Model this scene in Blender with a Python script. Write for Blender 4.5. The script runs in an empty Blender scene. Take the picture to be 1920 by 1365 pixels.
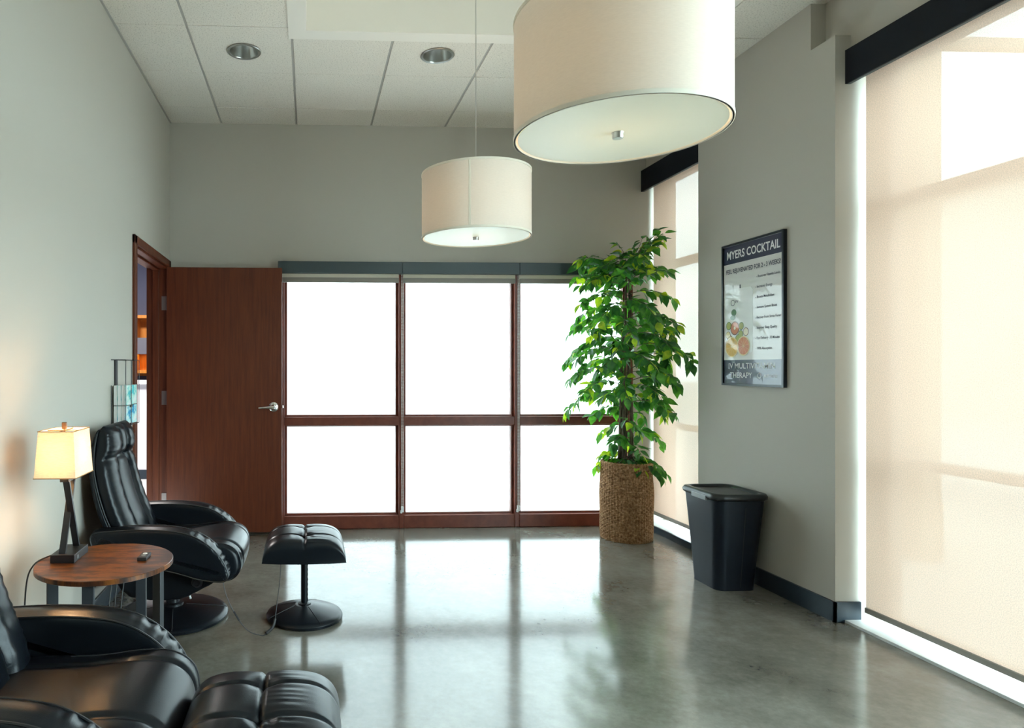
import bpy, bmesh, math, random
from mathutils import Vector, Matrix
random.seed(11)
sc = bpy.context.scene
C = sc.collection
PI = math.pi

# ------------------------------------------------------------------ camera
cd = bpy.data.cameras.new('camera')
cam = bpy.data.objects.new('camera', cd); C.objects.link(cam)
cd.sensor_fit = 'HORIZONTAL'; cd.sensor_width = 36.0
cd.lens = 1254 / 1920 * 36.0
cd.shift_x = (960 - 637) / 1920.0
cd.shift_y = (688 - 682.5) / 1920.0
cd.clip_start = 0.05
cam.location = (0, 0, 1.325)
cam.rotation_euler = (PI / 2, 0, -math.radians(2.6))
sc.camera = cam

# ------------------------------------------------------------------ sky, exposure
world = bpy.data.worlds.new('overcast_sky'); sc.world = world
world.use_nodes = True
bgn = world.node_tree.nodes['Background']
bgn.inputs[0].default_value = (0.71, 0.925, 1.0, 1)
bgn.inputs[1].default_value = 10.0
vs = sc.view_settings
vs.view_transform = 'Standard'; vs.look = 'None'; vs.gamma = 1.0
vs.use_curve_mapping = False
vs.exposure = 0.86
cy = sc.cycles
cy.use_denoising = True
cy.max_bounces = 14; cy.diffuse_bounces = 6; cy.glossy_bounces = 5
cy.transmission_bounces = 8; cy.transparent_max_bounces = 24
cy.caustics_reflective = False; cy.caustics_refractive = False
cy.sample_clamp_indirect = 8.0

# ------------------------------------------------------------------ materials
MATS = {}
def principled(name, col, rough=0.5, metal=0.0, spec=0.5, coat=0.0, coat_r=0.05):
    m = bpy.data.materials.new(name); m.use_nodes = True
    b = m.node_tree.nodes['Principled BSDF']
    b.inputs['Base Color'].default_value = (*col, 1)
    b.inputs['Roughness'].default_value = rough
    b.inputs['Metallic'].default_value = metal
    b.inputs['Specular IOR Level'].default_value = spec
    b.inputs['Coat Weight'].default_value = coat
    b.inputs['Coat Roughness'].default_value = coat_r
    MATS[name] = m
    return m
def nd(m, typ, **kw):
    n = m.node_tree.nodes.new(typ)
    for k, v in kw.items(): setattr(n, k, v)
    return n
def lk(m, a, b): m.node_tree.links.new(a, b)
def bsdf(m): return m.node_tree.nodes['Principled BSDF']
def coords(m, scale=(1, 1, 1), kind='Object'):
    t = nd(m, 'ShaderNodeTexCoord'); p = nd(m, 'ShaderNodeMapping')
    p.inputs['Scale'].default_value = scale
    lk(m, t.outputs[kind], p.inputs['Vector'])
    return p.outputs['Vector']
def noise(m, vec, scale, detail=4, rough=0.55):
    n = nd(m, 'ShaderNodeTexNoise')
    n.inputs['Scale'].default_value = scale; n.inputs['Detail'].default_value = detail
    n.inputs['Roughness'].default_value = rough
    lk(m, vec, n.inputs['Vector'])
    return n.outputs['Fac']
def ramp(m, fac, stops):
    r = nd(m, 'ShaderNodeValToRGB')
    e = r.color_ramp.elements
    while len(e) < len(stops): e.new(0.5)
    for i, (p, c) in enumerate(stops):
        e[i].position = p; e[i].color = (*c, 1)
    lk(m, fac, r.inputs['Fac'])
    return r.outputs['Color']
def bump(m, fac, strength=0.2, dist=0.002):
    b = nd(m, 'ShaderNodeBump')
    b.inputs['Strength'].default_value = strength; b.inputs['Distance'].default_value = dist
    lk(m, fac, b.inputs['Height']); lk(m, b.outputs['Normal'], bsdf(m).inputs['Normal'])

def paint(name, col, rough=0.75):
    m = principled(name, col, rough, spec=0.3)
    f = noise(m, coords(m), 160, 2)
    bump(m, f, 0.10, 0.0008)
    return m
wall_m = paint('grey_wall_paint', (0.465, 0.435, 0.385))
white_m = paint('white_ceiling_paint', (0.82, 0.775, 0.71), 0.7)
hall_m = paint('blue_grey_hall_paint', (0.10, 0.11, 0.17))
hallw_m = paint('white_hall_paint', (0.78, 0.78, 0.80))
base_m = principled('slate_baseboard_vinyl', (0.026, 0.040, 0.054), 0.36, spec=0.35)
val_m = principled('slate_valance_metal', (0.040, 0.060, 0.068), 0.42)
valn_m = principled('navy_valance_metal', (0.005, 0.008, 0.014), 0.55, spec=0.2)

# polished concrete
floor_m = principled('polished_concrete', (0.2, 0.2, 0.19), 0.16, spec=0.55, coat=0.15, coat_r=0.05)
v = coords(floor_m)
f1 = noise(floor_m, v, 1.1, 8, 0.66)
f2 = noise(floor_m, v, 38, 6, 0.7)
mx = nd(floor_m, 'ShaderNodeMix', data_type='FLOAT'); mx.inputs[0].default_value = 0.16
lk(floor_m, f1, mx.inputs[2]); lk(floor_m, f2, mx.inputs[3])
lk(floor_m, ramp(floor_m, mx.outputs[0], [(0.36, (0.070, 0.064, 0.050)), (0.5, (0.140, 0.130, 0.108)), (0.64, (0.23, 0.215, 0.185))]), bsdf(floor_m).inputs['Base Color'])
rr = nd(floor_m, 'ShaderNodeMapRange'); rr.inputs['To Min'].default_value = 0.12; rr.inputs['To Max'].default_value = 0.16
lk(floor_m, f2, rr.inputs['Value']); lk(floor_m, rr.outputs[0], bsdf(floor_m).inputs['Roughness'])

# mineral-fibre ceiling tile
tile_m = principled('mineral_fibre_tile', (0.70, 0.67, 0.62), 0.9, spec=0.2)
v = coords(tile_m)
f = noise(tile_m, v, 130, 3, 0.7)
lk(tile_m, ramp(tile_m, f, [(0.32, (0.40, 0.36, 0.31)), (0.44, (0.74, 0.69, 0.62)), (0.8, (0.82, 0.77, 0.70))]), bsdf(tile_m).inputs['Base Color'])
bump(tile_m, f, 0.5, 0.002)
run_m = principled('grey_ceiling_grid', (0.42, 0.40, 0.37), 0.5)

def wood(name, c0, c1, rough, scale=(18, 18, 1.2), coat=0.0):
    m = principled(name, c1, rough, spec=0.35, coat=coat, coat_r=0.1)
    v = coords(m, scale)
    f = noise(m, v, 2.2, 7, 0.65)
    lk(m, ramp(m, f, [(0.32, c0), (0.68, c1)]), bsdf(m).inputs['Base Color'])
    bump(m, f, 0.08, 0.001)
    return m
cherry_m = wood('cherry_stained_wood', (0.075, 0.0150, 0.0050), (0.140, 0.0310, 0.0095), 0.45)
cherryw_m = wood('cherry_window_frame_wood', (0.13, 0.032, 0.020), (0.19, 0.050, 0.029), 0.35, (6, 6, 6))
orange_m = wood('orange_maple_cabinet_wood', (0.52, 0.17, 0.02), (0.70, 0.27, 0.045), 0.4)
rustic_m = principled('rustic_brown_laminate', (0.2, 0.08, 0.02), 0.36, spec=0.4)
v = coords(rustic_m, (3.2, 11.0, 1))
f = noise(rustic_m, v, 1.9, 9, 0.70)
lk(rustic_m, ramp(rustic_m, f, [(0.36, (0.014, 0.006, 0.004)), (0.46, (0.065, 0.020, 0.008)), (0.57, (0.21, 0.066, 0.011)), (0.68, (0.10, 0.030, 0.009))]), bsdf(rustic_m).inputs['Base Color'])

def leather(name, col):
    m = principled(name, col, 0.30, spec=0.26)
    t = nd(m, 'ShaderNodeTexVoronoi'); t.inputs['Scale'].default_value = 420
    lk(m, coords(m), t.inputs['Vector'])
    bump(m, t.outputs['Distance'], 0.22, 0.0006)
    return m
leather_m = leather('black_leather', (0.0045, 0.0065, 0.0095))
pipe_m = principled('black_piping', (0.008, 0.009, 0.011), 0.4)
blackmetal_m = principled('black_satin_metal', (0.012, 0.013, 0.016), 0.38)
legmetal_m = principled('charcoal_metal', (0.035, 0.037, 0.042), 0.45)
chrome_m = principled('polished_chrome', (0.78, 0.78, 0.76), 0.10, metal=1.0)
nickel_m = principled('brushed_nickel', (0.62, 0.61, 0.58), 0.30, metal=1.0)
hinge_m = principled('bronze_hinge', (0.30, 0.24, 0.22), 0.35, metal=0.8)
refl_m = principled('aluminium_reflector', (0.50, 0.50, 0.48), 0.30, metal=1.0)
black_m = principled('black_plastic', (0.010, 0.010, 0.012), 0.42)
bin_m = principled('navy_black_bin_plastic', (0.0045, 0.0085, 0.016), 0.42, spec=0.28)
lid_m = principled('black_lid_plastic', (0.012, 0.014, 0.015), 0.32)
greyclip_m = principled('grey_clip_plastic', (0.19, 0.20, 0.20), 0.45)
whitep_m = principled('white_plastic', (0.78, 0.78, 0.76), 0.4)
cable_m = principled('black_cable_rubber', (0.010, 0.010, 0.012), 0.5)
pewter_m = principled('dark_bronze_finial', (0.12, 0.07, 0.04), 0.4, metal=0.5)
mulli_m = principled('aluminium_window_frame', (0.20, 0.18, 0.16), 0.5)
strip_sill_m = principled('light_strip_sill', (0.72, 0.74, 0.74), 0.35)  # pale colour paints in the strip of daylight below the shades
rail_m = principled('taupe_hem_bar', (0.24, 0.21, 0.18), 0.45)
bead_m = principled('bead_chain', (0.60, 0.57, 0.52), 0.4)
pave_m = principled('pale_outdoor_paving', (0.52, 0.50, 0.47), 0.9)
stucco_m = paint('tan_stucco', (0.50, 0.40, 0.30), 0.9)
hedge_m = principled('hedge_green', (0.16, 0.20, 0.09), 0.8)

def translucent(name, col, trans, transp, rough=0.8, weave=0.0, stretch=(1, 1, 1)):
    """cloth or frosted sheet: part diffuse, part light let through, part open weave"""
    m = bpy.data.materials.new(name); m.use_nodes = True
    nt = m.node_tree
    b = bsdf(m); b.inputs['Roughness'].default_value = rough; b.inputs['Specular IOR Level'].default_value = 0.2
    t = nd(m, 'ShaderNodeBsdfTranslucent')
    if weave > 0:
        v1 = coords(m, stretch, 'Object')
        w = noise(m, v1, 1.0, 3, 0.6)
        lo = tuple(c * (1 - weave) for c in col)
        colr = ramp(m, w, [(0.35, lo), (0.65, col)])
        lk(m, colr, b.inputs['Base Color']); lk(m, colr, t.inputs['Color'])
    else:
        b.inputs['Base Color'].default_value = (*col, 1); t.inputs['Color'].default_value = (*col, 1)
    mix = nd(m, 'ShaderNodeMixShader'); mix.inputs[0].default_value = trans
    lk(m, b.outputs[0], mix.inputs[1]); lk(m, t.outputs[0], mix.inputs[2])
    out = nt.nodes['Material Output']
    if transp > 0:
        tp = nd(m, 'ShaderNodeBsdfTransparent')
        m2 = nd(m, 'ShaderNodeMixShader'); m2.inputs[0].default_value = transp
        lk(m, mix.outputs[0], m2.inputs[1]); lk(m, tp.outputs[0], m2.inputs[2])
        lk(m, m2.outputs[0], out.inputs['Surface'])
    else:
        lk(m, mix.outputs[0], out.inputs['Surface'])
    return m
frost_m = translucent('frosted_glass', (0.93, 0.93, 0.91), 0.52, 0.0, 0.25)
shade_m = translucent('beige_solar_shade_cloth', (0.955, 0.675, 0.53), 0.114, 0.034, 0.9, 0.24, (1, 220, 220))
rolled_m = translucent('cream_shade_cloth', (0.72, 0.66, 0.56), 0.25, 0.0, 0.9)
pend_m = translucent('cream_linen_drum', (0.87, 0.81, 0.74), 0.32, 0.0, 0.9, 0.05, (60, 60, 500))
diff_m = translucent('white_acrylic_diffuser', (0.83, 0.86, 0.80), 0.35, 0.0, 0.35)
trim_m = translucent('ivory_drum_trim', (0.95, 0.91, 0.82), 0.35, 0.0, 0.8)
lampsh_m = translucent('linen_lamp_shade', (0.92, 0.83, 0.66), 0.30, 0.0, 0.9, 0.16, (60, 60, 420))
lampin_m = principled('white_bulb_glass', (0.9, 0.85, 0.75), 0.4)
glass_m = bpy.data.materials.new('clear_window_glass'); glass_m.use_nodes = True
_g = nd(glass_m, 'ShaderNodeBsdfGlossy'); _g.inputs['Roughness'].default_value = 0.02
_t = nd(glass_m, 'ShaderNodeBsdfTransparent'); _t.inputs[0].default_value = (0.95, 0.97, 0.96, 1)
_m = nd(glass_m, 'ShaderNodeMixShader'); _m.inputs[0].default_value = 0.05
lk(glass_m, _t.outputs[0], _m.inputs[1]); lk(glass_m, _g.outputs[0], _m.inputs[2])
lk(glass_m, _m.outputs[0], glass_m.node_tree.nodes['Material Output'].inputs['Surface'])

# ------------------------------------------------------------------ mesh helpers
WLOC = {}
def wl(o): return WLOC.get(o, Vector((0, 0, 0)))
class MB:
    def __init__(s): s.v = []; s.f = []
    def add(s, vs, fs):
        n = len(s.v); s.v += [tuple(p) for p in vs]; s.f += [tuple(i + n for i in q) for q in fs]; return s
    def box(s, x0, x1, y0, y1, z0, z1):
        vs = [(x, y, z) for z in (z0, z1) for y in (y0, y1) for x in (x0, x1)]
        return s.add(vs, [(0, 2, 3, 1), (4, 5, 7, 6), (0, 1, 5, 4), (2, 6, 7, 3), (0, 4, 6, 2), (1, 3, 7, 5)])
    def rings(s, rings, cap=True, closed=True):
        n = len(rings[0]); vs = [p for r in rings for p in r]; fs = []
        for i in range(len(rings) - 1):
            for j in range(n if closed else n - 1):
                k = (j + 1) % n
                fs.append((i * n + j, i * n + k, (i + 1) * n + k, (i + 1) * n + j))
        if cap:
            fs.append(tuple(reversed(range(n)))); b = (len(rings) - 1) * n
            fs.append(tuple(b + j for j in range(n)))
        return s.add(vs, fs)
    def lathe(s, prof, cx=0, cy=0, n=40, cap=True, a0=0.0):
        return s.rings([[(cx + r * math.cos(a0 + 2 * PI * j / n), cy + r * math.sin(a0 + 2 * PI * j / n), z) for j in range(n)] for r, z in prof], cap)
    def tube(s, pts, r, n=8):
        pts = [Vector(p) for p in pts]; rs = []
        up = Vector((0, 0, 1))
        rad = r if callable(r) else (lambda t: r)
        prev = None
        for i, p in enumerate(pts):
            t = (pts[min(i + 1, len(pts) - 1)] - pts[max(i - 1, 0)])
            if t.length < 1e-9: t = Vector((0, 0, 1))
            t.normalize()
            if prev is None:
                a = up if abs(t.z) < 0.9 else Vector((1, 0, 0))
                u = t.cross(a).normalized()
            else:
                u = (prev - t * prev.dot(t))
                u = u.normalized() if u.length > 1e-6 else t.cross(up).normalized()
            prev = u; w = t.cross(u)
            q = rad(i / max(1, len(pts) - 1))
            rs.append([p + u * (q * math.cos(2 * PI * j / n)) + w * (q * math.sin(2 * PI * j / n)) for j in range(n)])
        return s.rings(rs)
    def bar(s, a, b, wx, wy):
        """square bar from a to b; section axes: wx along x, wy along the perpendicular in yz"""
        a, b = Vector(a), Vector(b); t = (b - a).normalized()
        u = Vector((1, 0, 0)); w = t.cross(u).normalized()
        return s.rings([[p + u * (sx * wx / 2) + w * (sy * wy / 2) for sx, sy in ((-1, -1), (1, -1), (1, 1), (-1, 1))] for p in (a, b)])
    def build(s, name, mat, parent=None, smooth=False, bevel=0.0, seg=2, angle=40):
        org = Vector(wl(parent)) if parent else None
        if parent is None:
            xs = [p[0] for p in s.v]; ys = [p[1] for p in s.v]; zs = [p[2] for p in s.v]
            org = Vector(((min(xs) + max(xs)) / 2, (min(ys) + max(ys)) / 2, min(zs)))
        me = bpy.data.meshes.new(name)
        me.from_pydata([Vector(p) - org for p in s.v], [], s.f)
        bm = bmesh.new(); bm.from_mesh(me)
        bmesh.ops.recalc_face_normals(bm, faces=bm.faces)
        if bevel > 0:
            es = [e for e in bm.edges if len(e.link_faces) == 2 and e.calc_face_angle(0) > 0.6]
            bmesh.ops.bevel(bm, geom=es, offset=bevel, segments=seg, affect='EDGES', profile=0.5, clamp_overlap=True)
        for fc in bm.faces: fc.smooth = smooth
        if smooth:
            for e in bm.edges:
                if len(e.link_faces) == 2 and e.calc_face_angle(0) > math.radians(angle): e.smooth = False
        bm.to_mesh(me); bm.free()
        me.materials.append(mat)
        o = bpy.data.objects.new(name, me); C.objects.link(o)
        if parent is None:
            o.location = org; WLOC[o] = org
        else:
            o.parent = parent; WLOC[o] = org
        return o
def tag(o, label=None, cat=None, group=None, kind=None):
    if label: o['label'] = label
    if cat: o['category'] = cat
    if group: o['group'] = group
    if kind: o['kind'] = kind
    return o
def thing(name, loc, label, cat, group=None, kind=None):
    o = bpy.data.objects.new(name, None); C.objects.link(o)
    o.location = loc; o.empty_display_size = 0.1; WLOC[o] = Vector(loc)
    return tag(o, label, cat, group, kind)
def copy_tree(o, parent=None):
    c = o.copy(); C.objects.link(c); c.parent = parent
    for ch in [x for x in bpy.data.objects if x.parent == o]: copy_tree(ch, c)
    return c
def bx(*a): return MB().box(*a)
def catmull(pts, n):
    P = [Vector(p) for p in pts]; out = []
    m = len(P) - 1
    for k in range(n + 1):
        t = k / n * m; i = min(int(t), m - 1); u = t - i
        p0, p1, p2, p3 = P[max(i - 1, 0)], P[i], P[i + 1], P[min(i + 2, m)]
        out.append(0.5 * ((2 * p1) + (p2 - p0) * u + (2 * p0 - 5 * p1 + 4 * p2 - p3) * u * u + (3 * p1 - p0 - 3 * p2 + p3) * u ** 3))
    return out
def closed_curve(pts, n):
    P = [Vector(p) for p in pts]; m = len(P); out = []
    for k in range(n):
        t = k / n * m; i = int(t) % m; u = t - int(t)
        p0, p1, p2, p3 = P[i - 1], P[i], P[(i + 1) % m], P[(i + 2) % m]
        out.append(0.5 * ((2 * p1) + (p2 - p0) * u + (2 * p0 - 5 * p1 + 4 * p2 - p3) * u * u + (3 * p1 - p0 - 3 * p2 + p3) * u ** 3))
    return out
def sp(x, p): return math.copysign(abs(x) ** p, x)
def gs(x, w): return math.exp(-(x / w) ** 2)

# ------------------------------------------------------------------ the room
XL, XR, YB, YR, H = -1.13, 2.73, 5.48, -3.0, 3.305
XW = 2.87          # plane of the roller shades on the right
o = bx(XL, 3.05, YR, YB + 0.12, -0.10, 0).build('floor', floor_m); tag(o, 'polished grey concrete floor mirroring the windows', kind='structure')

# left wall with doorway
DY0, DY1, DZ = 4.385, 5.385, 2.125
m = MB(); T = 0.15
m.box(XL - T, XL, YR - 0.15, DY0, 0, H + 0.6); m.box(XL - T, XL, DY1, YB + 0.15, 0, H + 0.6); m.box(XL - T, XL, DY0, DY1, DZ, H + 0.6)
tag(m.build('wall_left', wall_m), 'grey painted wall holding the open doorway', kind='structure')
# back wall with window opening
WX0, WX1, WZ1 = -0.25, 2.70, 2.125
m = MB()
m.box(XL, WX0, YB, YB + 0.15, 0, H + 0.6); m.box(WX1, 3.05, YB, YB + 0.15, 0, H + 0.6); m.box(WX0, WX1, YB, YB + 0.15, WZ1, H + 0.6)
tag(m.build('wall_back', wall_m), 'grey painted end wall above the frosted windows', kind='structure')
# right wall: pier between two window bays plus headers
PY0, PY1 = 3.355, 4.58
m = MB()
m.box(XR, 3.05, PY0, PY1, 0, 3.05); m.box(XR, 3.05, 3.525, PY1, 3.05, H + 0.6)
m.box(2.815, 3.05, PY1, YB, 2.94, H + 0.6); m.box(2.815, 3.05, -0.8, 3.525, 2.94, H + 0.6)
m.box(XR, 3.05, YR, -0.8, 0, H + 0.6)
tag(m.build('wall_right', wall_m), 'grey painted pier and header around the tall shaded windows', kind='structure')
tag(bx(XL - T, 3.05, YR - 0.15, YR, 0, H + 0.6).build('wall_rear', wall_m), 'grey painted wall behind the viewer', kind='structure')

# baseboards
tag(bx(XL, XL + 0.012, YR, 4.33, 0, 0.105).build('baseboard_left', base_m, bevel=0.003), 'slate vinyl baseboard along the left wall', kind='structure')
m = MB(); m.box(XR - 0.012, XR, PY0 - 0.012, PY1, 0, 0.105); m.box(XR - 0.012, XW - 0.01, PY0 - 0.012, PY0, 0, 0.105)
tag(m.build('baseboard_right', base_m), 'slate vinyl baseboard wrapping the pier under the poster', kind='structure')

# ceiling: backing slab, runners, tiles; raised white coffer
XS = [XL, -0.714, -0.106, 0.506, 1.118, 1.73, 2.342, 2.82]
YS = [YB, 5.133, 4.524]
while YS[-1] > YR: YS.append(max(YR, YS[-1] - 0.610))
CX0, CX1, CY0, CY1, CZ = -0.123, 2.335, -0.40, 4.034, 3.86
DL = [(-0.41, 4.215), (0.812, 4.215)]
ceil = thing('ceiling', (0.8, 1.2, H), 'suspended ceiling of speckled off-white tiles', None, kind='structure')
del_cat = None
m = MB()
m.box(XL, CX0, YR, YB, H + 0.20, H + 0.23); m.box(CX1, 2.815, YR, YB, H + 0.20, H + 0.23)
m.box(CX0, CX1, CY1, YB, H + 0.20, H + 0.23); m.box(CX0, CX1, YR, CY0, H + 0.20, H + 0.23)
m.build('backing', run_m, ceil)
for i in range(len(XS) - 1):
    for j in range(len(YS) - 1):
        x0, x1, y1, y0 = XS[i] + 0.008, XS[i + 1] - 0.008, YS[j] - 0.0018, YS[j + 1] + 0.0018
        if x1 > CX0 + 0.05 and x0 < CX1 - 0.05:            # column under the coffer
            if y0 < CY1 and y1 > CY0:
                if y1 - CY1 > 0.05: y0 = CY1 - 0.004
                elif CY0 - y0 > 0.05: y1 = CY0
                else: continue
        dz = random.uniform(-0.0012, 0.0012)
        dl = [d for d in DL if x0 < d[0] < x1 and y0 < d[1] < y1]
        if dl:                                             # tile cut round for a downlight
            n = 48; rgs = []
            for R, z in ((0.096, H + 0.018), (0.096, H), (None, H), (None, H + 0.018)):
                rg = []
                for k in range(n):
                    a = 2 * PI * k / n + PI / n; ca, sa = math.cos(a), math.sin(a)
                    if R: rg.append((dl[0][0] + R * ca, dl[0][1] + R * sa, z))
                    else:
                        q = min((x1 - dl[0][0] if ca > 0 else dl[0][0] - x0) / max(1e-6, abs(ca)), (y1 - dl[0][1] if sa > 0 else dl[0][1] - y0) / max(1e-6, abs(sa)))
                        rg.append((dl[0][0] + q * ca, dl[0][1] + q * sa, z))
                if not R:                                  # square off the four corners
                    for cx_, cy_ in ((x0, y0), (x0, y1), (x1, y0), (x1, y1)):
                        k = min(range(n), key=lambda k: (rg[k][0] - cx_) ** 2 + (rg[k][1] - cy_) ** 2); rg[k] = (cx_, cy_, z)
                rgs.append(rg)
            MB().rings(rgs, cap=False).build('ceiling_tile', tile_m, ceil); continue
        bx(x0, x1, y0, y1, H + dz, H + 0.018 + dz).build('ceiling_tile', tile_m, ceil, bevel=0.002, seg=1)
for x in XS[1:-1]:
    if CX0 < x < CX1:
        bx(x - 0.0075, x + 0.0075, CY1, YB, H + 0.006, H + 0.02).build('grid_runner', run_m, ceil)
    else:
        bx(x - 0.0075, x + 0.0075, YR, YB, H + 0.006, H + 0.02).build('grid_runner', run_m, ceil)
tag(bx(XL, XL + 0.014, YR, YB, H - 0.004, H + 0.006).build('wall_angle', run_m, ceil))
cof = thing('trim_1', (1.1, 1.8, H), 'white raised coffer with flat border in the tiled ceiling', None, kind='structure')
m = MB(); b = 0.105
m.box(CX0, CX0 + b, CY0, CY1, H - 0.006, H + 0.03); m.box(CX1 - b, CX1, CY0, CY1, H - 0.006, H + 0.03)
m.box(CX0 + b, CX1 - b, CY1 - b, CY1, H - 0.006, H + 0.03); m.box(CX0 + b, CX1 - b, CY0, CY0 + b, H - 0.006, H + 0.03)
m.build('border', white_m, cof)
m = MB(); a = 0.03
m.box(CX0 + b - a, CX0 + b, CY0 + b - a, CY1 - b + a, H + 0.03, CZ); m.box(CX1 - b, CX1 - b + a, CY0 + b - a, CY1 - b + a, H + 0.03, CZ)
m.box(CX0 + b, CX1 - b, CY1 - b, CY1 - b + a, H + 0.03, CZ); m.box(CX0 + b, CX1 - b, CY0 + b - a, CY0 + b, H + 0.03, CZ)
m.build('side', white_m, cof)
bx(CX0, CX1, CY0, CY1, CZ, CZ + 0.03).build('top', white_m, cof)
bx(XL - T, 3.05, YR - 0.15, YB + 0.15, CZ + 0.05, CZ + 0.12).build('roof_deck', run_m, ceil)

# frosted window in the back wall (window_1)
w1 = thing('window_1', (1.2, YB, 0), 'cherry-framed window wall of six frosted panes', None, kind='structure')
yf0, yf1 = YB - 0.012, YB + 0.11
def frame(x0, x1, z0, z1, nm='frame_rail', d0=yf0, d1=yf1): return bx(x0, x1, d0, d1, z0, z1).build(nm, cherryw_m, w1, bevel=0.004)
frame(WX0, WX0 + 0.045, 0, WZ1, 'frame_stile'); frame(WX1 - 0.045, WX1, 0, WZ1, 'frame_stile')
muls = [(0.735, 0.775), (1.70, 1.74)]
for a0, a1 in muls: frame(a0, a1, 0, WZ1, 'mullion')
cols = [(WX0 + 0.045, 0.735), (0.775, 1.70), (1.74, WX1 - 0.045)]
for a0, a1 in cols:
    frame(a0, a1, 0, 0.105, 'bottom_rail'); frame(a0, a1, WZ1 - 0.05, WZ1, 'top_rail'); frame(a0, a1, 0.845, 0.915, 'middle_rail')
    for z0, z1 in ((0.105, 0.845), (0.915, WZ1 - 0.05)):
        s = 0.022                                          # glazing stop
        m = MB(); ya, yb = YB + 0.03, YB + 0.07
        m.box(a0, a0 + s, ya, yb, z0, z1); m.box(a1 - s, a1, ya, yb, z0, z1)
        m.box(a0 + s, a1 - s, ya, yb, z0, z0 + s * 0.7); m.box(a0 + s, a1 - s, ya, yb, z1 - s * 0.5, z1)
        m.build('glazing_stop', cherryw_m, w1)
        MB().add([(a0 + 0.004, YB + 0.073, z0 + 0.004), (a1 - 0.004, YB + 0.073, z0 + 0.004), (a1 - 0.004, YB + 0.073, z1 - 0.004), (a0 + 0.004, YB + 0.073, z1 - 0.004)], [(0, 1, 2, 3)]).build('pane', frost_m, w1)

# right-hand windows: frame, glass, sill
def side_window(n, y0, y1, label, mullions, curb):
    w = thing('window_%d' % n, (3.0, (y0 + y1) / 2, 0), label, None, kind='structure')
    def fr(nm, *a): return bx(*a).build(nm, mulli_m, w)
    xa, xb = 2.985, 3.045
    fr('frame_stile', xa, xb, y0, y0 + 0.05, 0, 2.94); fr('frame_stile', xa, xb, y1 - 0.05, y1, 0, 2.94)
    fr('frame_head', xa, xb, y0 + 0.05, y1 - 0.05, 2.86, 2.94); fr('frame_foot', xa, xb, y0 + 0.05, y1 - 0.05, 0, 0.03)
    fr('transom', xa, xb, y0 + 0.05, y1 - 0.05, 2.145, 2.205); fr('transom', xa, xb, y0 + 0.05, y1 - 0.05, 0.82, 0.865)
    for ym in mullions: fr('mullion', xa, xb, ym - 0.025, ym + 0.025, 0.03, 2.86)
    bx(3.010, 3.016, y0 + 0.05, y1 - 0.05, 0.03, 2.86).build('pane', glass_m, w)
    bx(2.772, 3.05, y0, y1, 0, 0.014 if not curb else 0.045).build('sill_light_strip', strip_sill_m, w)  # thin slab, whitish to stand for the light band on the floor
    if curb: bx(2.758, 2.772, y0, y1, 0, 0.05).build('curb', base_m, w)
    return w
side_window(2, PY1, YB, 'narrow tall window behind the shade beside the potted tree', [], True)
side_window(3, -0.8, PY0, 'broad tall window behind the near shade', [2.05, 0.5], False)

# roller shades
def bead(parent, x, y, z0, z1, nm='bead_chain', r=0.003):
    m = MB()
    n = int((z1 - z0) / 0.012)
    for k in range(n):
        z = z1 - k * 0.012
        m.lathe([(0.0006, z - 0.0055), (r, z - 0.003), (r, z + 0.003), (0.0006, z + 0.0055)], x, y, 6)
    return m.build(nm, bead_m, parent, smooth=True)
names = ['beside the open door', 'in the middle of the three', 'behind the potted tree']
for k, (a0, a1) in enumerate([(-0.252, 0.754), (0.756, 1.719), (1.721, 2.72)]):
    t = thing('roller_shade', ((a0 + a1) / 2, YB - 0.06, 2.0), 'raised cream roller shade under slate valance, frosted window %s' % names[k], 'window shade', 'raised roller shades on the frosted windows')
    bx(a0, a1, YB - 0.085, YB, 2.083, 2.177).build('valance', val_m, t, bevel=0.002)
    c0, c1 = cols[k][0] - 0.03, cols[k][1] - 0.005
    if k: c0 += 0.02
    bx(c0, c1, YB - 0.040, YB - 0.037, 2.045, 2.12).build('shade_cloth', rolled_m, t)
    bx(c0, c1, YB - 0.048, YB - 0.030, 2.012, 2.052).build('hem_bar', rail_m, t, bevel=0.004)
    if k < 2:
        xc = muls[k][0] + 0.021
        ch = bead(t, xc, YB - 0.030, 0.17, 2.083)
        bead(t, xc + 0.010, YB - 0.030, 0.17, 2.083)
        m = MB(); m.box(xc - 0.004, xc + 0.016, YB - 0.036, YB - 0.012, 0.135, 0.18)
        m.box(xc - 0.010, xc + 0.004, YB - 0.033, YB - 0.015, 0.125, 0.150)
        m.build('chain_tensioner', whitep_m, t, bevel=0.002)
def side_shade(y0, y1, c0, c1, label, zb):
    t = thing('roller_shade', (XW, (y0 + y1) / 2, 2.9), label, 'window shade')
    bx(2.772, 2.782, y0, y1, 2.79, 2.965).build('valance', valn_m, t, bevel=0.001)
    bx(2.782, 2.815, y0, y1, 2.95, 2.965).build('valance_top', valn_m, t)
    bx(2.782, 2.80, y0, y1, 2.79, 2.796).build('valance_lip', val_m, t)
    MB().tube([(XW + 0.025, c0, 2.87), (XW + 0.025, c1, 2.87)], 0.026, 14).build('roller', rail_m, t, smooth=True)
    MB().add([(XW, c0, zb), (XW, c1, zb), (XW, c1, 2.87), (XW, c0, 2.87)], [(0, 1, 2, 3)]).build('shade_cloth', shade_m, t)   # woven cloth, one layer
    bx(XW - 0.009, XW + 0.011, c0, c1, zb - 0.028, zb).build('hem_bar', rail_m, t, bevel=0.003)
    return t
side_shade(PY1 - 0.0, YB - 0.002, PY1 + 0.03, YB - 0.022, 'lowered beige solar shade between the potted tree and the pier', 0.125)
side_shade(2.06, PY0 - 0.012, 2.08, PY0 - 0.030, 'broad lowered beige solar shade right of the pier', 0.085)

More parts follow.
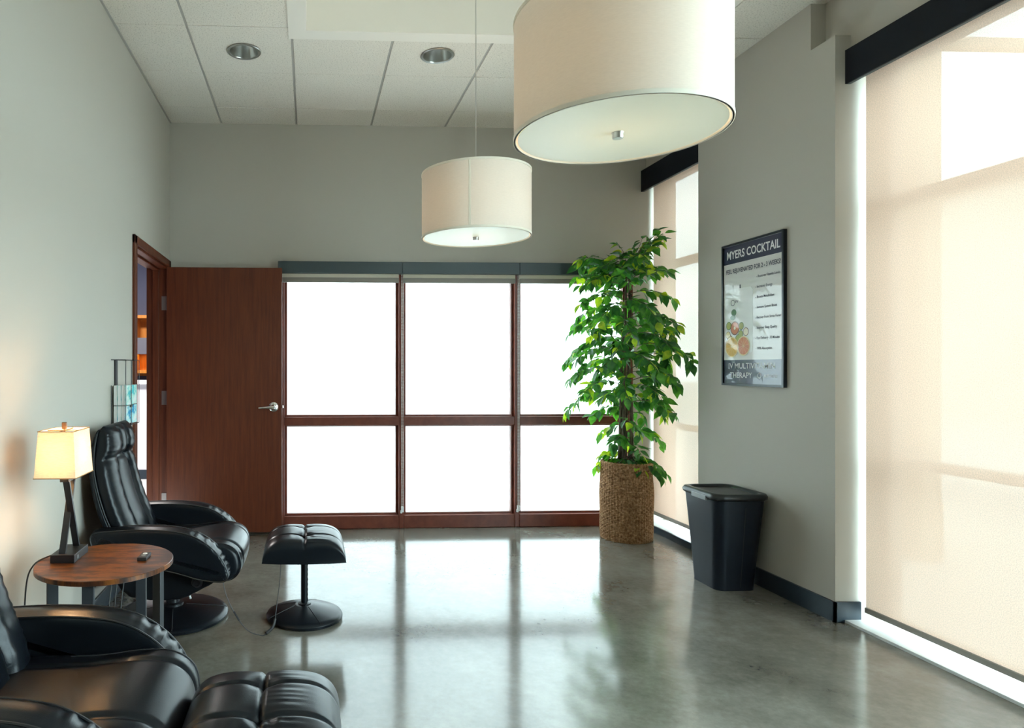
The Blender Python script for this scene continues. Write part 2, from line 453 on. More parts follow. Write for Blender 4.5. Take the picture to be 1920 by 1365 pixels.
# doorway trim and door
tr = thing('trim_2', (XL, 4.9, 0), 'cherry wood casing around the open doorway', None, kind='structure')
def cs(nm, *a): return bx(*a).build(nm, cherry_m, tr, bevel=0.003)
cs('casing', XL, XL + 0.018, DY0 - 0.055, DY0 + 0.005, 0, DZ + 0.05)
cs('casing', XL, XL + 0.018, DY1 - 0.005, DY1 + 0.055, 0, DZ + 0.05)
cs('head_casing', XL, XL + 0.018, DY0 - 0.055, DY1 + 0.055, DZ - 0.005, DZ + 0.05)
cs('jamb', XL - 0.16, XL + 0.001, DY0, DY0 + 0.02, 0, DZ); cs('jamb', XL - 0.16, XL + 0.001, DY1 - 0.02, DY1, 0, DZ)
cs('head_jamb', XL - 0.16, XL + 0.001, DY0 + 0.02, DY1 - 0.02, DZ - 0.02, DZ)
cs('door_stop', XL - 0.11, XL - 0.06, DY1 - 0.035, DY1 - 0.02, 0, DZ - 0.02); cs('door_stop', XL - 0.11, XL - 0.06, DY0 + 0.02, DY0 + 0.035, 0, DZ - 0.02)
cs('door_stop', XL - 0.11, XL - 0.06, DY0 + 0.035, DY1 - 0.035, DZ - 0.035, DZ - 0.02)
d1 = thing('door_1', (-1.12, 5.35, 0), 'flush cherry wood door swung open against the end wall', None, kind='structure')
bx(-1.124, -0.217, 5.325, 5.370, 0.014, 2.112).build('leaf', cherry_m, d1, bevel=0.002)
for z in (1.83, 1.08, 0.27):
    m = MB(); m.box(-1.170, -1.126, 5.3585, 5.3645, z - 0.055, z + 0.055); m.tube([(-1.126, 5.352, z - 0.055), (-1.126, 5.352, z + 0.055)], 0.007, 8)
    m.build('hinge', hinge_m, d1)
hd = MB()
m = MB(); hx, hy, hz = -0.283, 5.325, 1.008
def ydisc(mb, prof, n=28): return mb.rings([[(hx + r * math.cos(2 * PI * j / n), y, hz + r * math.sin(2 * PI * j / n)) for j in range(n)] for r, y in prof])
ydisc(m, [(0.040, hy), (0.040, hy - 0.006), (0.036, hy - 0.011), (0.022, hy - 0.014), (0.018, hy - 0.05), (0.014, hy - 0.055)])
rose = m.build('handle_rose', chrome_m, d1, smooth=True)
MB().tube(catmull([(hx, hy - 0.045, hz), (hx - 0.03, hy - 0.052, hz - 0.001), (hx - 0.075, hy - 0.052, hz - 0.004), (hx - 0.115, hy - 0.046, hz - 0.006)], 14), lambda t: 0.013 - 0.005 * t, 12).build('handle_lever', chrome_m, d1, smooth=True)
bx(-0.217, -0.206, 5.338, 5.357, hz - 0.012, hz + 0.012).build('latch', chrome_m, d1, bevel=0.003)

# the neighbouring hall seen through the doorway
m = MB()
m.box(-4.2, XL - T, 2.4, 9.6, -0.10, 0.0)
tag(m.build('floor_hall', principled('pale_hall_floor', (0.62, 0.62, 0.62), 0.25)), 'pale floor of the hall beyond the doorway', kind='structure')
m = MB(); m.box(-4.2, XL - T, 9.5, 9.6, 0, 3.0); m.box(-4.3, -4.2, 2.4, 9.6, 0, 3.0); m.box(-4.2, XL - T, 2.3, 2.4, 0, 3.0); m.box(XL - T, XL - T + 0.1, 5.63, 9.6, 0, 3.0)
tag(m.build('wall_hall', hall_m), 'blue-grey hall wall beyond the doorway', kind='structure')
tag(bx(-4.3, XL - T, 2.3, 9.6, 3.0, 3.1).build('ceiling_hall', hallw_m), 'white hall ceiling beyond the doorway', kind='structure')
cnt = thing('reception_counter', (-2.2, 8.3, 0), 'white reception counter with slate foot seen through the doorway', 'counter')
bx(-3.2, -1.5, 8.0, 8.5, 0.11, 1.12).build('body', hallw_m, cnt); bx(-3.22, -1.5, 7.99, 8.5, 0, 0.11).build('foot', base_m, cnt)
bx(-3.24, -1.5, 7.96, 8.54, 1.12, 1.16).build('top', hallw_m, cnt, bevel=0.004)
cab = thing('wall_shelf', (-2.3, 9.3, 1.2), 'orange wooden shelf unit on the hall wall beyond the doorway', 'shelf')
m = MB(); m.box(-3.2, -1.5, 9.47, 9.5, 1.20, 2.02); m.box(-3.2, -1.5, 9.2, 9.5, 1.99, 2.03); m.box(-3.2, -1.5, 9.2, 9.5, 1.24, 1.28)
m.box(-2.40, -2.36, 9.2, 9.5, 1.28, 1.99); m.box(-1.54, -1.5, 9.2, 9.5, 1.28, 1.99); m.box(-3.2, -3.16, 9.2, 9.5, 1.28, 1.99)
m.build('carcass', orange_m, cab)
bx(-3.2, -1.5, 9.16, 9.5, 1.50, 1.72).build('fascia', principled('grey_fascia', (0.12, 0.12, 0.15), 0.5), cab)
hl = thing('added_hall_light', (-2.3, 7.0, 3.0), 'added ceiling light, out of view, lighting the hall beyond the doorway', 'ceiling light')  # unseen fixture and lamp, added so the hall has light
bx(-2.9, -1.7, 6.6, 7.4, 2.97, 3.0).build('housing', whitep_m, hl)
ld = bpy.data.lights.new('hall_fill_light', 'AREA'); ld.energy = 110; ld.shape = 'RECTANGLE'; ld.size = 1.1; ld.size_y = 0.7; ld.color = (1.0, 0.95, 0.9)
lo = bpy.data.objects.new('hall_fill_light', ld); C.objects.link(lo); lo.parent = hl; lo.location = (0, 0, -0.035)
ld = bpy.data.lights.new('shelf_light', 'AREA'); ld.energy = 1.6; ld.shape = 'RECTANGLE'; ld.size = 1.4; ld.size_y = 0.08; ld.color = (1.0, 0.65, 0.25)
lo = bpy.data.objects.new('shelf_light', ld); C.objects.link(lo); lo.parent = cab; lo.location = (-0.05, 0.02, 0.295)

# outdoors
tag(bx(3.05, 60, -60, 60, -0.16, -0.06).build('ground', pave_m), 'pale paving outside the right-hand windows', kind='structure')
tag(bx(-60, 3.05, YB + 0.15, 60, -0.16, -0.11).build('ground_back', pave_m), 'pale paving outside the frosted windows', kind='structure')
col1 = thing('porch_column', (4.42, 4.7, -0.06), 'tan stucco porch column seen through the broad shade', 'column')
bx(4.35, 4.50, 4.567, 4.82, -0.06, 4.2).build('shaft', stucco_m, col1); bx(4.33, 4.51, 4.56, 4.825, -0.06, 0.35).build('plinth', stucco_m, col1)
pl = thing('porch_wall', (4.42, 5.4, -0.06), 'tan stucco wall behind the porch column', 'wall')
bx(4.35, 4.50, 4.85, 6.0, -0.06, 4.2).build('panel', stucco_m, pl); bx(4.33, 4.52, 4.85, 6.02, 4.2, 4.3).build('cap', stucco_m, pl)
pb = thing('porch_beam', (6.2, 4.65, 3.6), 'tan beam crossing the sky outside the broad shade', 'beam')
bx(4.5, 8.0, 4.60, 4.68, 3.63, 3.70).build('timber', stucco_m, pb); bx(7.9, 8.0, 4.6, 4.68, -0.06, 3.63).build('post', stucco_m, pb)

nb = thing('neighbouring_building', (20.0, 14.0, -0.06), 'pale stucco building far outside the broad shade', 'building')
pale_m = paint('pale_stucco', (0.66, 0.60, 0.52), 0.9)
bx(18.0, 22.0, 4.0, 26.0, -0.06, 6.1).build('facade', pale_m, nb); bx(17.85, 22.1, 3.9, 26.1, 6.1, 6.35).build('parapet', stucco_m, nb)
for k in range(6):
    y = 6.0 + 3.4 * k
    w = bx(17.97, 18.0, y, y + 1.4, 1.0, 2.6).build('window', pale_m, nb); bx(17.955, 17.97, y + 0.08, y + 1.32, 1.08, 2.52).build('pane', pale_m, w)

# ------------------------------------------------------------------ recessed downlights
for k, (x, y, lab) in enumerate([(-0.41, 4.215, 'round silver recessed downlight nearer the left wall'), (0.812, 4.215, 'round silver recessed downlight beside the pendant cord')]):
    t = thing('downlight', (x, y, H), lab, 'ceiling light', 'recessed downlights')
    MB().lathe([(0.088, H - 0.002), (0.105, H - 0.002), (0.107, H - 0.006), (0.103, H - 0.009), (0.090, H - 0.007), (0.088, H - 0.002)], x, y, 40, cap=False).build('trim_ring', refl_m, t, smooth=True)
    MB().lathe([(0.091, H - 0.004), (0.089, H + 0.01), (0.080, H + 0.05), (0.064, H + 0.09), (0.045, H + 0.115)], x, y, 40, cap=False).build('reflector', refl_m, t, smooth=True)
    MB().lathe([(0.001, H + 0.100), (0.03, H + 0.102), (0.045, H + 0.115)], x, y, 32, cap=False).build('lamp_lens', diff_m, t, smooth=True)

# ------------------------------------------------------------------ drum pendants
def pendant(x, y, zb, lab, seam):
    t = thing('drum_pendant', (x, y, zb), lab, 'pendant lamp', 'drum pendants')
    R, hh, th = 0.3025, 0.365, 0.004
    MB().lathe([(R, zb), (R, zb + hh), (R - th, zb + hh), (R - th, zb), (R, zb)], x, y, 96, cap=False).build('shade', pend_m, t, smooth=True)
    for z in (zb, zb + hh - 0.012):
        MB().lathe([(R + 0.002, z), (R + 0.0025, z + 0.006), (R + 0.002, z + 0.012), (R - th - 0.002, z + 0.012), (R - th - 0.002, z), (R + 0.002, z)], x, y, 96, cap=False).build('trim_band', trim_m, t, smooth=True)
    MB().lathe([(R - 0.012, zb + 0.004), (R - 0.012, zb + 0.008)], x, y, 80).build('diffuser', diff_m, t)
    MB().lathe([(0.0145, zb - 0.014), (0.016, zb - 0.012), (0.016, zb - 0.001), (0.018, zb + 0.004)], x, y, 24).build('finial', nickel_m, t, smooth=True)
    a = math.radians(seam)
    p = Vector((math.cos(a), math.sin(a), 0)); q = Vector((-p.y, p.x, 0)); c = Vector((x, y, 0))
    m = MB(); m.rings([[c + p * (R + dx) + q * dy + Vector((0, 0, z)) for dx, dy in ((-0.001, -0.006), (0.0012, -0.005), (0.0012, 0.005), (-0.001, 0.006))] for z in (zb + 0.012, zb + hh - 0.012)])
    m.build('seam', trim_m, t)
    m = MB()
    for k in range(3):
        an = 2 * PI * k / 3 + 0.4
        m.tube([(x, y, zb + hh - 0.02), (x + (R - 0.004) * math.cos(an), y + (R - 0.004) * math.sin(an), zb + hh - 0.006)], 0.003, 6)
    m.build('spider', nickel_m, t)
    MB().lathe([(0.02, zb + 0.22), (0.022, zb + 0.30), (0.012, zb + 0.33), (0.008, zb + hh)], x, y, 20).build('socket', nickel_m, t, smooth=True)
    MB().tube([(x, y, zb + hh - 0.02), (x, y, CZ - 0.02)], 0.0032, 8).build('cord', nickel_m, t, smooth=True)
    MB().lathe([(0.065, CZ), (0.065, CZ - 0.012), (0.05, CZ - 0.022), (0.006, CZ - 0.024)], x, y, 32).build('canopy', nickel_m, t, smooth=True)
    l = bpy.data.lights.new('pendant_bulb', 'POINT'); l.energy = 2.2; l.color = (1.0, 0.70, 0.45); l.shadow_soft_size = 0.06
    lo = bpy.data.objects.new('pendant_bulb', l); C.objects.link(lo); lo.parent = t; lo.location = (0, 0, 0.20)
    return t
pendant(0.926, 1.97, 2.025, 'large-looking cream drum pendant nearest the camera', 40)
pendant(0.937, 3.73, 2.052, 'smaller-looking cream drum pendant hanging before the frosted window', 250)

# ------------------------------------------------------------------ recliner (local frame: faces +x, base centre on floor)
def recliner():
    t = thing('recliner', (0, 0, 0), 'x', 'armchair', 'black leather recliners')
    # base
    n = 72
    MB().lathe([(0.275, 0.0), (0.288, 0.006), (0.290, 0.018), (0.282, 0.027), (0.262, 0.032), (0.16, 0.047), (0.075, 0.060), (0.05, 0.064), (0.0, 0.064)][:8], 0, 0, n).build('base', leather_m, t, smooth=True)
    for a in (12, 100, 192, 280):
        a = math.radians(a); ca, sa = math.cos(a), math.sin(a)
        MB().tube([(r * ca, r * sa, z) for r, z in ((0.07, 0.060), (0.16, 0.047), (0.262, 0.032), (0.285, 0.026))], 0.0025, 6).build('base_seam', pipe_m, t, smooth=True)
    MB().lathe([(0.055, 0.06), (0.055, 0.075), (0.036, 0.08), (0.034, 0.19)], 0, 0, 28).build('column', blackmetal_m, t, smooth=True)
    MB().tube([(0.05, 0.03, 0.175), (0.085, -0.02, 0.135), (0.10, -0.04, 0.105)], 0.006, 8).build('recline_lever', whitep_m, t, smooth=True)
    # under-body: loft of the side outline through y
    out = closed_curve([(-0.24, 0, 0.345), (-0.24, 0, 0.26), (-0.17, 0, 0.19), (-0.06, 0, 0.172), (0.09, 0, 0.174), (0.19, 0, 0.215), (0.30, 0, 0.275), (0.34, 0, 0.325), (0.20, 0, 0.37), (-0.05, 0, 0.37)], 64)
    cen = sum(out, Vector()) / len(out)
    rings = []
    for k in range(-12, 13):
        y = 0.285 * math.sin(k / 12 * PI / 2); ins = 0.80 + 0.20 * math.cos(k / 12 * PI / 2) ** 0.5
        rg = []
        for i, p in enumerate(out):
            wr = 0.004 * math.sin(i * 1.9 + k * 0.6) * (1 if abs(k) > 6 else 0)
            q = cen + (p - cen) * ins
            rg.append((q.x, y + wr, q.z))
        rings.append(rg)
    MB().rings(rings).build('underbody', leather_m, t, smooth=True, angle=60)
    m = MB(); ky = -0.276
    m.rings([[(0.175 + r * math.cos(2 * PI * j / 24), y, 0.268 + r * math.sin(2 * PI * j / 24)) for j in range(24)] for r, y in ((0.026, ky + 0.03), (0.028, ky - 0.012), (0.024, ky - 0.018), (0.016, ky - 0.019), (0.013, ky - 0.014))])
    m.build('tension_knob', black_m, t, smooth=True)
    # seat cushion: front-falling profile, lofted across y with side panels
    sx = [(-0.20, 0.33), (-0.20, 0.41), (-0.10, 0.425), (0.08, 0.43), (0.22, 0.447), (0.31, 0.44), (0.365, 0.405), (0.385, 0.35), (0.375, 0.30), (0.33, 0.262), (0.24, 0.262), (0.0, 0.29)]
    prof = closed_curve([(a, 0, b) for a, b in sx], 96)
    pc = sum(prof, Vector()) / len(prof)
    rings = []; N = 64
    for k in range(N + 1):
        s = -1 + 2 * k / N
        y = 0.265 * math.sin(s * PI / 2)
        e = (1 - min(1, abs(s)) ** 7) ** 0.5
        e = 0.55 + 0.45 * e
        groove = 0.013 * gs(abs(y) - 0.165, 0.010)
        puff = 0.010 * math.cos(y / 0.265 * PI / 2)
        rg = []
        for i, p in enumerate(prof):
            d = p - pc; L = d.length; d = d / L
            top = 1.0 if (p.z > 0.36 or p.x > 0.33) else 0.2
            rg.append(pc + d * (L * e + (puff - groove) * top) + Vector((0, y, 0)))
        rings.append(rg)
    seat = MB().rings(rings).build('seat', leather_m, t, smooth=True, angle=70)
    for sy in (-1, 1):
        MB().tube([pc + (p - pc) * 0.995 + Vector((0, sy * 0.236, 0)) for p in prof[20:84]], 0.003, 6).build('piping', pipe_m, seat, smooth=True)
    # backrest
    spine = catmull([(-0.165, 0, 0.36), (-0.213, 0, 0.47), (-0.268, 0, 0.60), (-0.307, 0, 0.73), (-0.328, 0, 0.84), (-0.330, 0, 0.925), (-0.318, 0, 1.010)], 60)
    def at(s):
        x = s * 60; i = min(int(x), 59); u = x - i
        p = spine[i].lerp(spine[i + 1], u); tg = (spine[i + 1] - spine[i]).normalized()
        return p, Vector((tg.z, 0, -tg.x))           # forward normal
    def width(s):
        w = 0.255 + 0.018 * math.sin(min(1, s / 0.75) * PI)
        w -= 0.035 * max(0, (s - 0.62) / 0.38)
        return w
    def pad(name, s0, s1, thick, parent):
        rings = []; NS, NA = 90, 120
        for k in range(NS + 1):
            q = -1 + 2 * k / NS; s = s0 + (s1 - s0) * (0.5 + 0.5 * math.sin(q * PI / 2))
            e = max(0.0, 1 - abs(math.sin(q * PI / 2)) ** 9) ** 0.5
            p, nrm = at(min(1, max(0, s)))
            if s > 1: p = p + (spine[-1] - spine[-2]).normalized() * (s - 1) * 0.66
            w = width(min(1, s)) * (0.90 + 0.10 * e)
            gy = 0.118 if s < 0.55 else 0.118 - 0.055 * min(1, (s - 0.55) / 0.25)
            rg = []
            for j in range(NA):
                a = 2 * PI * j / NA; ca, sa = math.cos(a), math.sin(a)
                y = w * (0.75 * ca + 0.25 * sp(ca, 0.3)); off = thick * e * sp(sa, 0.45)
                if sa > 0:
                    ay = abs(y)
                    off -= 0.020 * gs(ay - gy, 0.012) * e
                    if ay < gy: off -= (0.010 - 0.012 * math.cos(y / gy * PI / 2)) * e
                    else: off += 0.012 * e * math.sin(PI * min(1, max(0, (ay - gy) / (w - gy))))
                    off -= 0.022 * gs(s - 0.70, 0.035) * e * (1.0 if ay < gy + 0.02 else 0.55)
                    off += 0.012 * gs(s - 0.84, 0.09) * e
                    wr = math.sin(s * 150 + 2.2 * math.sin(s * 27)) * gs(ay - w * 0.90, 0.035) * 0.0022
                    wr += 0.0022 * math.sin(s * 70 + y * 30) * gs(ay - gy - 0.025, 0.03)
                    off += wr * e
                else:
                    off *= 0.5
                rg.append(p + nrm * (off + 0.012) + Vector((0, y, 0)))
            rings.append(rg)
        return MB().rings(rings).build(name, leather_m, parent, smooth=True, angle=75)
    pad('back_cushion', 0.02, 1.03, 0.060, t)
    TH = [(0, 0.030), (0.2, 0.038), (0.45, 0.036), (0.7, 0.030), (1.0, 0.022)]
    rings = []
    for k in range(41):
        q = -1 + 2 * k / 40; s = 0.5 + 0.5 * math.sin(q * PI / 2)
        e = max(0.0, 1 - abs(math.sin(q * PI / 2)) ** 6) ** 0.5
        p, nrm = at(s)
        th = 0.05
        for (a0, v0), (a1, v1) in zip(TH, TH[1:]):
            if a0 <= s <= a1: th = v0 + (v1 - v0) * (s - a0) / (a1 - a0)
        th2 = th * (0.25 + 0.75 * e)
        w = width(s) * 1.03 * (0.88 + 0.12 * e)
        rings.append([p + nrm * (th2 * sp(math.sin(2 * PI * j / 64), 0.8) - th + 0.014) + Vector((0, w * sp(math.cos(2 * PI * j / 64), 0.6), 0)) for j in range(64)])
    sh = MB().rings(rings).build('back_shell', leather_m, t, smooth=True, angle=75)
    for sy in (-1, 1):
        MB().tube([at(s / 40)[0] + at(s / 40)[1] * (-0.004) + Vector((0, sy * width(s / 40) * 1.025, 0)) for s in range(2, 39)], 0.004, 6).build('piping', pipe_m, sh, smooth=True)
    # arms
    ao = [(-0.315, 0.475), (-0.318, 0.515), (-0.285, 0.536), (-0.10, 0.545), (0.06, 0.538), (0.16, 0.515), (0.245, 0.465), (0.305, 0.40), (0.332, 0.34), (0.330, 0.305), (0.300, 0.288), (0.20, 0.300), (0.08, 0.335), (-0.08, 0.372), (-0.22, 0.400), (-0.29, 0.430)]
    for sy in (-1, 1):
        oc = closed_curve([(a, 0, b) for a, b in ao], 144)
        M = len(oc); nrm = []
        for i in range(M):
            tg = (oc[(i + 1) % M] - oc[i - 1]).normalized(); nrm.append(Vector((tg.z, 0, -tg.x)))
        if (oc[0] + nrm[0] * 0.01 - sum(oc, Vector()) / M).length > (oc[0] - sum(oc, Vector()) / M).length: nrm = [-q for q in nrm]
        yc, hw = sy * 0.305, 0.056
        rings = []
        for ins, dy in ((0.050, -1.0), (0.030, -1.0), (0.012, -0.985), (0.004, -0.93), (0.0005, -0.82), (0.0, -0.6), (-0.004, -0.3), (-0.005, 0), (-0.004, 0.3), (0.0, 0.6), (0.0005, 0.82), (0.004, 0.93), (0.012, 0.985), (0.030, 1.0), (0.050, 1.0)):
            rg = []
            for i in range(M):
                x = oc[i].x; front = max(0.0, min(1.0, (x - 0.12) / 0.08)) if oc[i].z > 0.33 else 0.0
                wr = 0.0034 * math.sin(i * 1.55 + 0.9 * math.sin(i * 0.7)) * front * (1.0 if abs(dy) < 0.99 else 0.0)
                p = oc[i] + nrm[i] * (ins + wr)
                rg.append((p.x, yc + hw * dy, p.z))
            rings.append(rg)
        arm = MB().rings(rings).build('arm', leather_m, t, smooth=True, angle=60)
        for s2 in (-1, 1):
            MB().tube([oc[i % M] + nrm[i % M] * 0.002 + Vector((0, yc + s2 * hw * 0.90, 0)) for i in range(M + 1)], 0.0038, 6).build('piping', pipe_m, arm, smooth=True)
    return t
ch1 = recliner()
ch2 = copy_tree(ch1)
ch1.location = (-0.725, 3.595, 0); ch1['label'] = 'black leather recliner behind the round side table, facing its footstool'
ch2.location = (-0.733, 1.875, 0); ch2.rotation_euler.z = math.radians(-1.5); ch2['label'] = 'black leather recliner cut off by the lower left corner'

def ottoman():
    t = thing('footstool', (0, 0, 0), 'x', 'footstool', 'black leather footstools')
    MB().lathe([(0.190, 0.0), (0.200, 0.006), (0.202, 0.018), (0.196, 0.028), (0.178, 0.036), (0.11, 0.056), (0.052, 0.072), (0.045, 0.073)], 0, 0, 64).build('base', leather_m, t, smooth=True)
    for a in (-65, 70, 155, 205):
        a = math.radians(a); ca, sa = math.cos(a), math.sin(a)
        MB().tube([(r * ca, r * sa, z) for r, z in ((0.052, 0.072), (0.11, 0.056), (0.178, 0.036), (0.198, 0.026))], 0.0025, 6).build('base_seam', pipe_m, t, smooth=True)
    MB().lathe([(0.034, 0.07), (0.034, 0.078), (0.020, 0.082)], 0, 0, 24).build('collar', blackmetal_m, t, smooth=True)
    m = MB(); rings = []
    for k in range(40):
        z = 0.075 + (0.355 - 0.075) * k / 39
        rings.append([((0.0185 + 0.0012 * math.sin(k * 1.7 + 3 * math.cos(a)) * max(0, math.cos(a))) * math.cos(a), (0.0185) * math.sin(a), z) for a in [2 * PI * j / 20 for j in range(20)]])
    m.rings(rings).build('post', leather_m, t, smooth=True)
    # cushion: arch section in xz lofted along y
    hw, hd, zb, zt = 0.212, 0.205, 0.345, 0.455
    rings = []; NY = 84; NX = 100
    for k in range(NY + 1):
        q = math.sin((-1 + 2 * k / NY) * PI / 2); y = q * hd
        e = max(0.0, 1 - abs(q) ** 9) ** 0.5
        rg = []
        for j in range(NX + 1):
            a = PI * j / NX; x = hw * math.cos(a) ; x = 0.5 * x + 0.5 * hw * (1 - 2 * j / NX)
            hgt = (zt - zb) * max(0.0, 1 - abs(x / hw) ** 4.5) ** 0.5
            puff = 0.012 * math.cos(q * PI / 2)
            gr = 0.010 * gs(x, 0.006) + 0.009 * (gs(y + 0.085, 0.006) + gs(y - 0.085, 0.006)) + 0.012 * gs(x, 0.035) * (gs(y + 0.085, 0.03) + gs(y - 0.085, 0.03)) + 0.004 * gs(x, 0.035)
            wr = 0.0010 * math.sin(y * 230 + 6 * x + math.sin(y * 61)) * gs(x - 0.06, 0.05) + 0.0022 * math.sin(x * 150) * gs(y + 0.115, 0.022) * gs(x, 0.06)
            top = max(0, math.sin(a)) ** 0.5
            z = zb + (hgt + (puff - gr + wr) * top) * (0.62 + 0.38 * e)
            rg.append((x * (0.985 + 0.015 * e), y, max(zb, z)))
        rg += [(hw * 0.6, y, zb - 0.004), (0, y, zb - 0.006), (-hw * 0.6, y, zb - 0.004)][::-1]
        rings.append(rg)
    cu = MB().rings(rings).build('cushion', leather_m, t, smooth=True, angle=70)
    for sy in (-1, 1):
        pts = [(hw * 0.985 * (1 - j / 24), sy * (hd - 0.004), zb + (zt - zb) * 0.62 * max(0.0, 1 - abs(-1 + j / 24) ** 4.5) ** 0.5) for j in range(49)]
        MB().tube(pts, 0.0032, 6).build('piping', pipe_m, cu, smooth=True)
    return t
ot1 = ottoman(); ot2 = copy_tree(ot1)
ot1.location = (-0.026, 3.545, 0); ot1['label'] = 'black leather footstool standing alone on its round pedestal'
ot2.location = (-0.125, 1.755, 0); ot2['label'] = 'black leather footstool cut off by the bottom edge'

# cable between the far recliner and its footstool
cb = thing('power_cable', (-0.3, 3.5, 0), 'thin black cable looping from recliner to footstool', 'cable')
p = catmull([(-0.43, 3.33, 0.285), (-0.41, 3.32, 0.20), (-0.36, 3.31, 0.10), (-0.30, 3.30, 0.03), (-0.235, 3.30, 0.006), (-0.215, 3.32, 0.006)], 40)
MB().tube(p, 0.0022, 6).build('lead', cable_m, cb, smooth=True)
p = catmull([(-0.215, 3.32, 0.008), (-0.185, 3.36, 0.02), (-0.172, 3.385, 0.055)], 16)
MB().tube(p, 0.008, 10).build('plug', cable_m, cb, smooth=True)
p = catmull([(-0.172, 3.385, 0.055), (-0.165, 3.40, 0.12), (-0.15, 3.42, 0.24), (-0.145, 3.44, 0.345)], 30)
MB().tube(p, 0.0022, 6).build('lead', cable_m, cb, smooth=True)
MB().tube([(-0.372, 3.312, 0.122), (-0.345, 3.308, 0.078)], 0.0048, 8).build('inline_connector', cable_m, cb, smooth=True)
for k, (x, lab) in enumerate([(-0.93, 'leftmost black cable hanging behind the side table'), (-0.905, 'middle black cable hanging behind the side table'), (-0.875, 'rightmost black cable hanging behind the side table')]):
    p = catmull([(x + 0.01, 3.22, 0.42), (x, 3.16, 0.22), (x + 0.012, 3.10, 0.07), (x + 0.02 + 0.02 * k, 3.02, 0.006), (x + 0.10, 2.98, 0.005)], 30)
    o = MB().tube(p, 0.0025, 6).build('hanging_cable', cable_m, smooth=True); tag(o, lab, 'cable', 'cables behind the side table')

# ------------------------------------------------------------------ side table, lamp, remote
TX, TY, TZ = -0.762, 2.54, 0.60
st = thing('side_table', (TX, TY, 0), 'round rustic wood side table with charcoal metal legs', 'table')
MB().lathe([(0.242, TZ - 0.019), (0.246, TZ - 0.017), (0.246, TZ - 0.002), (0.244, TZ)], TX, TY, 96).build('tabletop', rustic_m, st, smooth=True, angle=30)
def leg(dx, dy, rot, w=0.040, d=0.020):
    c, s = math.cos(rot), math.sin(rot)
    pts = [(TX + dx + c * a - s * b2, TY + dy + s * a + c * b2) for a, b2 in ((-w / 2, -d / 2), (w / 2, -d / 2), (w / 2, d / 2), (-w / 2, d / 2))]
    MB().rings([[(x, y, z) for x, y in pts] for z in (0.0, TZ - 0.019)]).build('leg', legmetal_m, st, bevel=0.002)
LG = [(-0.195, 0.0), (0.0, -0.195), (0.085, 0.19), (0.195, 0.0)]
for (dx, dy), r in zip(LG, (0.5, 0.1, 0.05, -0.6)): leg(dx, dy, r)
for (ax, ay), (b1, b2) in ((LG[0], LG[3]), (LG[1], LG[2])):
    for z in (0.010, TZ - 0.029):
        d = Vector((b1 - ax, b2 - ay, 0)).normalized(); q = Vector((-d.y, d.x, 0)) * 0.018
        A = Vector((TX + ax, TY + ay, z)); B = Vector((TX + b1, TY + b2, z))
        m = MB(); m.rings([[P + q + Vector((0, 0, -0.01)), P + q + Vector((0, 0, 0.01)), P - q + Vector((0, 0, 0.01)), P - q + Vector((0, 0, -0.01))] for P in (A, B)])
        m.build('cross_bar', legmetal_m, st)

LX, LY = -0.911, 2.588
lp = thing('table_lamp', (LX, LY, TZ), 'lit table lamp with linen box shade and crossed black stem', 'lamp')
bx(LX - 0.044, LX + 0.044, LY - 0.078, LY + 0.078, TZ, TZ + 0.031).build('base', black_m, lp, bevel=0.002)
bx(LX + 0.0435, LX + 0.0455, LY - 0.05, LY - 0.034, TZ + 0.009, TZ + 0.022).build('usb_port', greyclip_m, lp)
za, zc_ = TZ + 0.030, TZ + 0.300
MB().bar((LX - 0.006, LY - 0.058, za), (LX - 0.006, LY + 0.05, zc_), 0.024, 0.010).build('stem_bar', blackmetal_m, lp)
MB().bar((LX + 0.006, LY + 0.058, za), (LX + 0.006, LY - 0.05, zc_), 0.024, 0.010).build('stem_bar', blackmetal_m, lp)
bx(LX - 0.016, LX + 0.016, LY - 0.058, LY + 0.058, zc_ - 0.004, zc_ + 0.008).build('stem_plate', blackmetal_m, lp, bevel=0.002)
s0, s1 = TZ + 0.319, TZ + 0.489
def shade_ring(hx, hy, z): return [(LX - 0.012 + sx * hx, LY - 0.02 + sy * hy, z) for sx, sy in ((-1, -1), (1, -1), (1, 1), (-1, 1))]
m = MB(); m.rings([shade_ring(0.0745, 0.098, s0), shade_ring(0.0635, 0.088, s1), shade_ring(0.0615, 0.086, s1), shade_ring(0.0725, 0.096, s0), shade_ring(0.0745, 0.098, s0)], cap=False)
m.build('lamp_shade', lampsh_m, lp)
edge_m = principled('tan_edging', (0.30, 0.16, 0.06), 0.7)
for hx, hy, z in ((0.0755, 0.099, s0), (0.0645, 0.089, s1)):
    rg = shade_ring(hx, hy, z); rg.append(rg[0]); m = MB()
    for i in range(4): m.tube([rg[i], rg[i + 1]], 0.0018, 6)
    m.build('shade_edging', edge_m, lp)
MB().tube([(LX - 0.012, LY - 0.02, zc_), (LX - 0.012, LY - 0.02, s1 + 0.004)], 0.004, 8).build('harp_rod', pewter_m, lp)
m = MB(); m.tube([(LX - 0.075, LY - 0.02, s1 - 0.004), (LX + 0.05, LY - 0.02, s1 - 0.004)], 0.0025, 6); m.tube([(LX - 0.012, LY - 0.107, s1 - 0.004), (LX - 0.012, LY + 0.067, s1 - 0.004)], 0.0025, 6)
m.build('shade_spider', pewter_m, lp)
bx(LX - 0.020, LX - 0.004, LY - 0.028, LY - 0.012, s1 + 0.001, s1 + 0.028).build('finial', pewter_m, lp, bevel=0.002)
MB().lathe([(0.012, s0 + 0.03), (0.024, s0 + 0.06), (0.028, s0 + 0.085), (0.020, s0 + 0.108), (0.004, s0 + 0.116)], LX - 0.012, LY - 0.02, 20).build('bulb', translucent('frosted_bulb', (0.95, 0.9, 0.8), 0.9, 0.3), lp, smooth=True)
